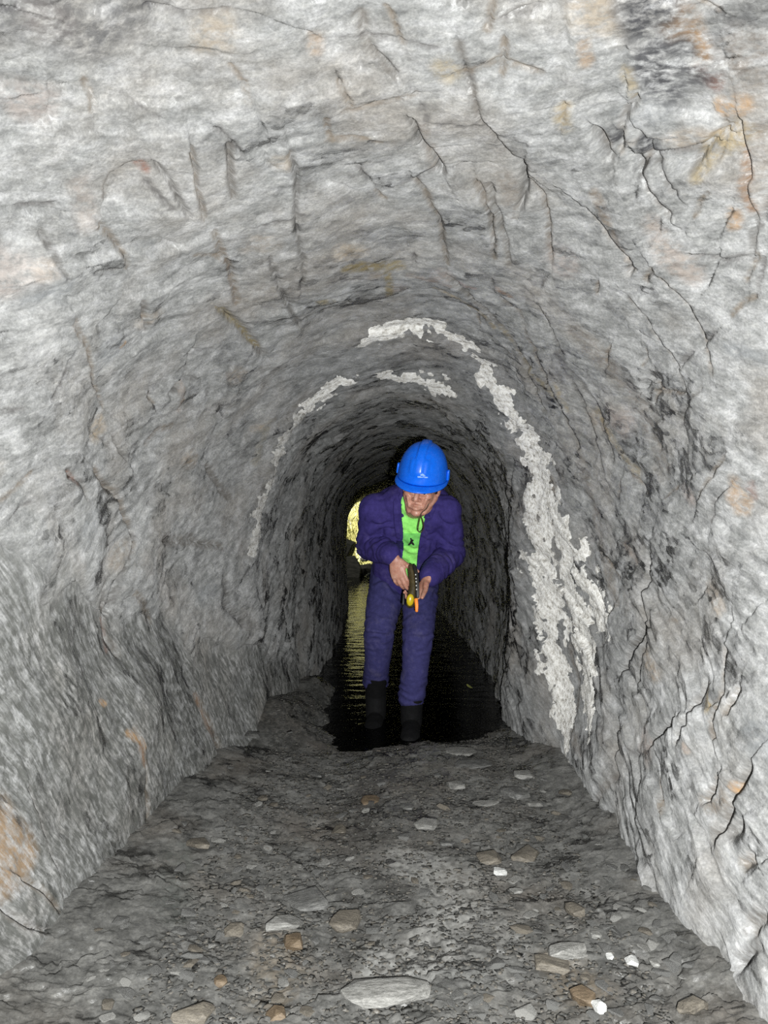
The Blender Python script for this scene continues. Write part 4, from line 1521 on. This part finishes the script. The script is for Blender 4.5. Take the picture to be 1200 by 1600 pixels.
def folds(me, specs, base_amp=.0022, freq=(26, 26, 26)):
    """cloth relief: fine creases plus bunched folds at joints; specs (centre, axis, radius, wavelength, amp)"""
    c, n = get_co(me), get_no(me)
    d = base_amp * (1 - 2 * np.abs(fbm(c * np.array(freq, dtype=np.float32) * .5, 3)))
    d += .006 * perlin(c * 6 + 3)
    for cen, ax, rad, wl, amp in specs:
        ax = np.array(ax, dtype=np.float32)
        ax /= np.linalg.norm(ax)
        v = c - np.array(cen, dtype=np.float32)
        r2 = (v * v).sum(1)
        ph = v @ ax / wl + 0.9 * perlin(c * 13 + 5)
        d += amp * np.exp(-r2 / rad ** 2) * np.sin(ph * 6.283)
    set_co(me, c + n * d[:, None])


# ---- T-shirt
bm = bmesh.new()
limb(bm, [(.115, 4.19, .66), (.118, 4.08, .82), (.122, 3.97, .95), (.126, 3.90, 1.02)], [.150, .148, .165, .14], [.105, .105, .112, .09], side_t)
limb(bm, [(.126, 3.91, 1.01), (.135, 3.84, 1.035)], [.10, .075], [.08, .06])
shirt_me = remesh(bm, .006, 4, 'shirt')
folds(shirt_me, [((.12, 3.92, .80), (.45, 0, 1), .14, .045, .005)], .0015)
# the neck opening
fc_ = face_centres(shirt_me)
ncen = np.array([.137, 3.825, 1.045])
cut_faces(shirt_me, ((fc_ - ncen) ** 2).sum(1) < .048 ** 2)
shirt = wear('t_shirt', shirt_me, GREEN)
shirt['label'] = 'bright green T-shirt'

from mathutils.bvhtree import BVHTree


def bvh_of(me):
    return BVHTree.FromPolygons([v.co.copy() for v in me.vertices], [tuple(p.vertices) for p in me.polygons])


SB = bvh_of(shirt_me)


def on_mesh(tree, px, py, off):
    """spot on a garment seen at a picture position, lifted off the cloth by off"""
    d = Vector(((px - CX) / F_PX, 1, (CY - py) / F_PX)).normalized()
    hit, nrm, _, _ = tree.ray_cast(Vector((0, 0, EYE)), d)
    if hit is None:
        return None
    if nrm.dot(d) > 0:
        nrm = -nrm
    return hit + nrm * off


def decal(name, tree, poly, off, mat, parent, step=2.0, label=None):
    """flat print laid on a garment: polygon in picture pixels, gridded and laid onto the cloth"""
    poly = np.array(poly, dtype=float)
    x0, y0 = poly.min(0); x1, y1 = poly.max(0)
    nx, ny = max(2, int((x1 - x0) / step) + 1), max(2, int((y1 - y0) / step) + 1)
    xs, ys = np.linspace(x0, x1, nx), np.linspace(y0, y1, ny)
    def inside(x, y):
        r_ = False
        j = len(poly) - 1
        for i in range(len(poly)):
            if (poly[i, 1] > y) != (poly[j, 1] > y) and x < (poly[j, 0] - poly[i, 0]) * (y - poly[i, 1]) / (poly[j, 1] - poly[i, 1]) + poly[i, 0]:
                r_ = not r_
            j = i
        return r_
    vs, ids, fs = [], {}, []
    for i in range(nx - 1):
        for j in range(ny - 1):
            if not inside((xs[i] + xs[i + 1]) / 2, (ys[j] + ys[j + 1]) / 2):
                continue
            q = []
            for a, b in ((i, j), (i, j + 1), (i + 1, j + 1), (i + 1, j)):
                if (a, b) not in ids:
                    p = on_mesh(tree, xs[a], ys[b], off)
                    if p is None:
                        ids[(a, b)] = None
                    else:
                        ids[(a, b)] = len(vs)
                        vs.append(p)
                q.append(ids[(a, b)])
            if None not in q:
                fs.append(q)
    me = bpy.data.meshes.new(name)
    me.from_pydata([tuple(v) for v in vs], [], fs)
    me.update()
    o = wear(name, me, mat, parent)
    if label:
        o['label'] = label
    return o


decal('chest_band', SB, [(615, 833), (678, 833), (678, 853), (615, 852)], .0022, GREEN2, shirt, 2.0, 'darker green band across the chest')
fig = [(640.2, 840.2), (642.6, 840.0), (643.4, 842.4), (645.2, 842.0), (646.0, 844.2), (644.4, 846.0), (646.6, 848.4), (647.8, 851.0), (645.6, 851.4), (642.6, 848.8),
       (640.4, 851.2), (637.0, 851.4), (638.6, 849.0), (640.4, 846.4), (641.0, 843.2)]
decal('chest_emblem', SB, fig, .0036, BLACK, shirt, .55, 'small black figure emblem')

# ---- jacket
bm = bmesh.new()
limb(bm, [(.115, 4.16, .69), (.116, 4.10, .79), (.120, 4.00, .92), (.124, 3.93, 1.00), (.126, 3.89, 1.03)], [.168, .165, .180, .175, .15], [.130, .130, .135, .115, .10], side_t)
ell(bm, (.135, 3.985, 1.045), (.180, .105, .098), Matrix.Rotation(math.radians(-4), 3, 'Y'))
for S, E, W_ in ((SH_R, EL_R, WR_R), (SH_L, EL_L, WR_L)):
    limb(bm, [(.125, 3.94, .985), S], [.10, .076])
    limb(bm, [S, Vector(S).lerp(Vector(E), .55), E], [.070, .066, .063])
    w = Vector(W_).lerp(Vector(E), .06)
    limb(bm, [E, Vector(E).lerp(w, .5), w], [.063, .059, .046], cap=True)
jacket_me = remesh(bm, .0065, 5, 'jacket')
EJ = [((-.075, 3.97, .87), (.2, .3, 1), .11, .045, .0050), ((.335, 3.97, .84), (-.2, .3, 1), .11, .048, .0050),
      ((-.02, 3.88, .83), (1, -.8, .1), .09, .050, .0045), ((.27, 3.87, .75), (1, .8, .6), .09, .048, .0045),
      ((.24, 3.84, .92), (.7, 0, 1), .12, .06, .007), ((.02, 3.84, .93), (-.7, 0, 1), .12, .06, .007)]
folds(jacket_me, EJ, .0012, (16, 16, 16))


def open_edges(z):
    """edges of the open front, metres, by height"""
    zz = [.66, .74, .80, .86, .92, .98, 1.03, 1.08]
    xl = [.085, .080, .079, .082, .076, .070, .080, .10]
    xr = [.150, .158, .160, .166, .176, .194, .206, .21]
    return np.interp(z, zz, xl), np.interp(z, zz, xr)


fc_ = face_centres(jacket_me)
fn_ = np.empty(len(jacket_me.polygons) * 3, dtype=np.float32)
jacket_me.polygons.foreach_get('normal', fn_)
fn_ = fn_.reshape(-1, 3)
xl, xr = open_edges(fc_[:, 2])
axis_y = 3.93 + (1.0 - fc_[:, 2]) * .78
gap = (fc_[:, 0] > xl) & (fc_[:, 0] < xr) & (fc_[:, 1] < axis_y) & (fc_[:, 2] > .60) & (fc_[:, 2] < 1.075) & (fn_[:, 1] < .25)
neck = ((fc_ - np.array([.140, 3.80, 1.07])) ** 2).sum(1) < .070 ** 2
cut_faces(jacket_me, gap | neck)
# true up the cut edges
bm = bmesh.new()
bm.from_mesh(jacket_me)
for v in bm.verts:
    if v.is_boundary and v.co.z < 1.03 and v.co.y < 4.05:
        a, b = open_edges(np.array([v.co.z]))
        t = a[0] if abs(v.co.x - a[0]) < abs(v.co.x - b[0]) else b[0]
        if abs(v.co.x - t) < .012:
            v.co.x = t
bm.to_mesh(jacket_me)
bm.free()
jacket = wear('jacket', jacket_me, NAVY)
jacket['label'] = 'open navy work jacket'
sol = jacket.modifiers.new('thickness', 'SOLIDIFY')
sol.thickness = .006
sol.offset = 1
# collar folded back round the neck, and the two front edges
def strip(name, pts, rw, rd, side, parent, mat, vox=.005):
    bm = bmesh.new()
    limb(bm, pts, rw, rd, side)
    me = remesh(bm, vox, 2, name)
    folds(me, [], .0012)
    return wear(name, me, mat, parent)
strip('collar', [(.078, 3.822, .985), (.070, 3.842, 1.035), (.085, 3.885, 1.075), (.130, 3.915, 1.095), (.185, 3.885, 1.075), (.212, 3.842, 1.035), (.200, 3.818, .975)],
      [.018, .024, .026, .026, .026, .024, .018], [.009] * 7, (0, .5, 1), jacket, NAVY)

JB = bvh_of(jacket_me)
for edge in ([(630, 762), (624, 774), (621, 787), (622, 800), (622.5, 815), (624.5, 830), (625.5, 845), (623.5, 860), (622, 874)],
             [(690, 764), (682, 778), (675, 792), (669, 812), (664.5, 830), (661, 846), (659.5, 862), (659, 882)]):
    pp = [on_mesh(JB, a, b, .004) for a, b in edge]
    pp = [q for q in pp if q is not None and q.y < 3.95]
    if len(pp) > 2:
        strip('lapel', pp, [.017] * len(pp), [.0045] * len(pp), (1, .25, 0), jacket, NAVY, .0026)
for W_, E in ((WR_R, EL_R), (WR_L, EL_L)):
    w = Vector(W_).lerp(Vector(E), .05)
    w2 = Vector(W_).lerp(Vector(E), .20)
    strip('cuff', [w, w2], [.050, .057], [.050, .057], (1, 0, 0), jacket, NAVY)

# ---- trousers
bm = bmesh.new()
limb(bm, [(.115, 4.17, .78), (.113, 4.21, .70), (.113, 4.21, .62)], [.150, .165, .150], [.115, .125, .115])
for H, K, A in ((HIP_R, KN_R, AN_R), (HIP_L, KN_L, AN_L)):
    m1 = Vector(H).lerp(Vector(K), .5)
    m2 = Vector(K).lerp(Vector(A), .5)
    a2 = Vector((A[0], A[1], A[2] + .055))
    limb(bm, [H, m1, K, m2, a2], [.092, .084, .074, .064, .064], [.096, .090, .076, .068, .072])
tr_me = remesh(bm, .0065, 4, 'trousers')
folds(tr_me, [(KN_R, (.2, 0, 1), .10, .055, .0045), (KN_L, (-.2, 0, 1), .10, .055, .0045),
              ((AN_R[0], AN_R[1], .17), (.15, .1, 1), .09, .045, .006), ((AN_L[0], AN_L[1], .16), (-.15, .1, 1), .09, .045, .006),
              ((.06, 4.08, .62), (.6, .3, 1), .12, .05, .006), ((.2, 4.06, .62), (-.6, .3, 1), .12, .05, .006)], .0012, (16, 16, 16))
trousers = wear('trousers', tr_me, NAVY2)
trousers['label'] = 'dusty navy work trousers'

# ---- boots
for K, A in ((KN_R, AN_R), (KN_L, AN_L)):
    sh_ = Vector(K).lerp(Vector(A), .62)
    zf = float(floor_z(np.array([A[0]]), np.array([A[1]]))[0])
    bm = bmesh.new()
    limb(bm, [sh_, A, (A[0], A[1] + .005, zf + .07)], [.054, .054, .052], [.058, .058, .056])
    limb(bm, [(A[0] + .003, A[1] + .045, zf + .045), (A[0] - .004, A[1] - .06, zf + .050), (A[0] - .012, A[1] - .15, zf + .040), (A[0] - .016, A[1] - .19, zf + .034)],
         [.040, .044, .046, .036], [.044, .046, .036, .026], (1, 0, 0))
    bme = remesh(bm, .005, 2, 'boot')
    c = get_co(bme)
    c[:, 2] = np.maximum(c[:, 2], zf + .004)
    set_co(bme, c)
    bt = wear('boot', bme, BOOT)
    bm = bmesh.new()
    limb(bm, [(A[0] + .003, A[1] + .06, zf + .008), (A[0] - .006, A[1] - .06, zf + .008), (A[0] - .016, A[1] - .20, zf + .008)], [.040, .048, .040], [.009, .009, .009], (1, 0, 0))
    bsm = bpy.data.meshes.new('sole')
    bm.to_mesh(bsm); bm.free()
    wear('sole', bsm, BOOT, bt)

# ---- hard hat
HC = (0, .006, .034)                   # rim centre in head space
nu, nv = 96, 30
hv, hf = [], []
for j in range(nv + 1):
    t = j / nv
    a = t * math.pi / 2
    rr = math.cos(a) ** .82
    zz = .160 * math.sin(a) ** .95
    for i in range(nu):
        th = 2 * math.pi * i / nu
        x = .110 * rr * math.sin(th)
        y = -.137 * rr * math.cos(th)
        z = zz
        k = float(smooth(.021, .015, abs(x))) if abs(x) < .021 else 0.0
        k *= float(smooth(.10, .22, t)) if y < 0 else float(smooth(.02, .1, t))
        nrm_ = Vector((x / .0121, y / .0188, z / .018 + 1e-3)).normalized()
        w2 = float(smooth(.043, .037, abs(x))) * float(smooth(.16, .20, t)) * float(smooth(.50, .44, t)) if y < 0 and abs(x) < .043 else 0.0
        off = .0085 * max(k, .55 * w2)
        hv.append(hd(HC[0] + x + nrm_.x * off, HC[1] + y + nrm_.y * off, HC[2] + z + nrm_.z * off))
for j in range(nv):
    for i in range(nu):
        hf.append((j * nu + i, j * nu + (i + 1) % nu, (j + 1) * nu + (i + 1) % nu, (j + 1) * nu + i))
hat = empty('hard_hat')
hat.parent = person
hat.matrix_parent_inverse = Matrix.Translation(-P_BASE)
hat['label'] = 'blue plastic hard hat with a centre ridge'


def hatpart(name, verts, faces, mat, solid=0.0):
    me = bpy.data.meshes.new(name)
    me.from_pydata([tuple(v) for v in verts], [], faces)
    me.update()
    bm = bmesh.new(); bm.from_mesh(me)
    bmesh.ops.remove_doubles(bm, verts=bm.verts[:], dist=.0002)
    bmesh.ops.recalc_face_normals(bm, faces=bm.faces[:])
    bm.to_mesh(me); bm.free()
    o = wear(name, me, mat, hat)
    if solid:
        m = o.modifiers.new('thickness', 'SOLIDIFY')
        m.thickness = solid
        m.offset = -1
    return o


shell = hatpart('shell', hv, hf, BLUE, .003)
# rim and peak
rv, rf = [], []
prof = [(0.0, .004), (.25, .0035), (.55, .001), (.85, -.001), (1.0, -.004), (1.0, -.008), (.8, -.006), (.3, -.002), (0.0, -.001)]
for i in range(nu):
    th = 2 * math.pi * i / nu
    front = max(0.0, math.cos(th)) ** 1.5
    out = .007 + .030 * front
    drop = .012 * front
    for (k, dz) in prof:
        x = (.110 + out * k * .8) * math.sin(th)
        y = -(.137 + out * k) * math.cos(th)
        rv.append(hd(HC[0] + x, HC[1] + y, HC[2] + dz - drop * k))
m_ = len(prof)
for i in range(nu):
    for k in range(m_):
        rf.append((i * m_ + k, ((i + 1) % nu) * m_ + k, ((i + 1) % nu) * m_ + (k + 1) % m_, i * m_ + (k + 1) % m_))
hatpart('brim', rv, rf, BLUE)
# side clips
for sx in (-1, 1):
    bm = bmesh.new()
    limb(bm, [hd(sx * .112, .004, .046), hd(sx * .112, .004, .082)], [.016, .012], [.008, .006], HEAD_R @ Vector((0, 1, 0)))
    me = bpy.data.meshes.new('side_clip')
    bm.to_mesh(me); bm.free()
    wear('side_clip', me, BLUE, hat)
HB = bvh_of(shell.data)
LOGO = simple_mat('pale_badge_print', (.30, .50, .85, 1), .4, .1)
decal('badge_line', HB, [(652.5, 743.6), (668, 744.8), (668, 746.6), (652.5, 745.4)], .004, LOGO, hat, .7, 'pale printed line on the front')
decal('badge_mark', HB, [(657, 741), (660, 739.5), (662, 741.6), (665, 742.4), (664, 743.6), (657, 743)], .004, LOGO, hat, .6, 'small pale printed mark')
# cord hanging from the chin strap
CORD = simple_mat('dark_cord', (.06, .035, .02, 1), .7)
cpts = []
ctrl = [(672, 772, 3.63), (668, 792, 3.60), (658, 803, 3.58), (661, 815, 3.60), (662, 826, 3.63), (657, 832, 3.65), (653, 828, 3.64), (655, 815, 3.61), (657, 804, 3.585)]
C_ = np.array([((px - CX) / F_PX * d, d, EYE - (py - CY) / F_PX * d) for px, py, d in ctrl])
cs = catmull(C_, np.linspace(0, len(C_) - 1, 50))
bm = bmesh.new()
limb(bm, [tuple(q) for q in cs], [.0022] * len(cs), seg=8)
me = bpy.data.meshes.new('chin_cord')
bm.to_mesh(me); bm.free()
wear('chin_cord', me, CORD, hat)

# ---- lamp held in both hands
L0 = Vector(((646 - CX) / F_PX * 3.66, 3.66, EYE - (918 - CY) / F_PX * 3.66))
lamp = empty('hand_lamp', L0)
tag(lamp, 'small yellow and black lamp with orange tab held in both hands', 'lamp')
BODY_L = simple_mat('olive_black_plastic', (.055, .040, .014, 1), .4, .4, 60)
BLK = simple_mat('black_strap', (.012, .011, .010, 1), .5, .2)
YEL = simple_mat('yellow_lens', (.52, .40, .01, 1), .3, .15, 40)
ORA = simple_mat('orange_tab', (.85, .25, .02, 1), .5, .1)
STEEL = simple_mat('eyelet_metal', (.6, .6, .58, 1), .3, .1)


def lp(px, py, d=3.66):
    return Vector(((px - CX) / F_PX * d, d, EYE - (py - CY) / F_PX * d))


def lamp_part(name, bm, mat, parent=lamp, vox=None):
    if vox:
        me = remesh(bm, vox, 2, name)
    else:
        me = bpy.data.meshes.new(name)
        bm.to_mesh(me); bm.free()
    o = link_mesh(name, me, mat, parent)
    o.matrix_parent_inverse = Matrix.Translation(-L0) if parent is lamp else Matrix.Identity(4)
    return o


bm = bmesh.new()
limb(bm, [lp(642, 886, 3.69), lp(645, 900, 3.675), lp(646, 918, 3.655), lp(643, 934, 3.64), lp(641, 944, 3.635)], [.014, .017, .019, .022, .020], [.016, .018, .020, .021, .018])
lamp_part('lamp_body', bm, BODY_L, vox=.003)
bm = bmesh.new()
ell(bm, lp(641, 937.5, 3.612), (.0165, .010, .0265), Matrix.Rotation(math.radians(6), 3, 'Y'), 22)
lens = lamp_part('lens', bm, YEL)
bm = bmesh.new()
limb(bm, [lp(647, 884, 3.675), lp(651, 898, 3.650), lp(652, 915, 3.632), lp(652, 933, 3.622)], [.009] * 4, [.004] * 4, (1, -.3, 0))
strap = lamp_part('strap', bm, BLK)
for py, px in ((898, 649.5), (904, 650), (909, 650.3), (915, 650.5), (921, 651), (926, 651), (930, 651.2)):
    bm = bmesh.new()
    ell(bm, lp(px, py, 3.626 if py > 905 else 3.640), (.0032, .002, .0036), None, 10)
    lamp_part('eyelet', bm, STEEL, strap)
bm = bmesh.new()
limb(bm, [lp(650, 936, 3.622), lp(651, 946, 3.616), lp(651, 955, 3.614)], [.0085, .008, .0065], [.004] * 3, (1, -.2, 0))
lamp_part('tab', bm, ORA)
bm = bmesh.new()
limb(bm, [lp(631, 930, 3.63), lp(630, 944, 3.62)], [.006, .006])
lamp_part('end_cap', bm, BLK)
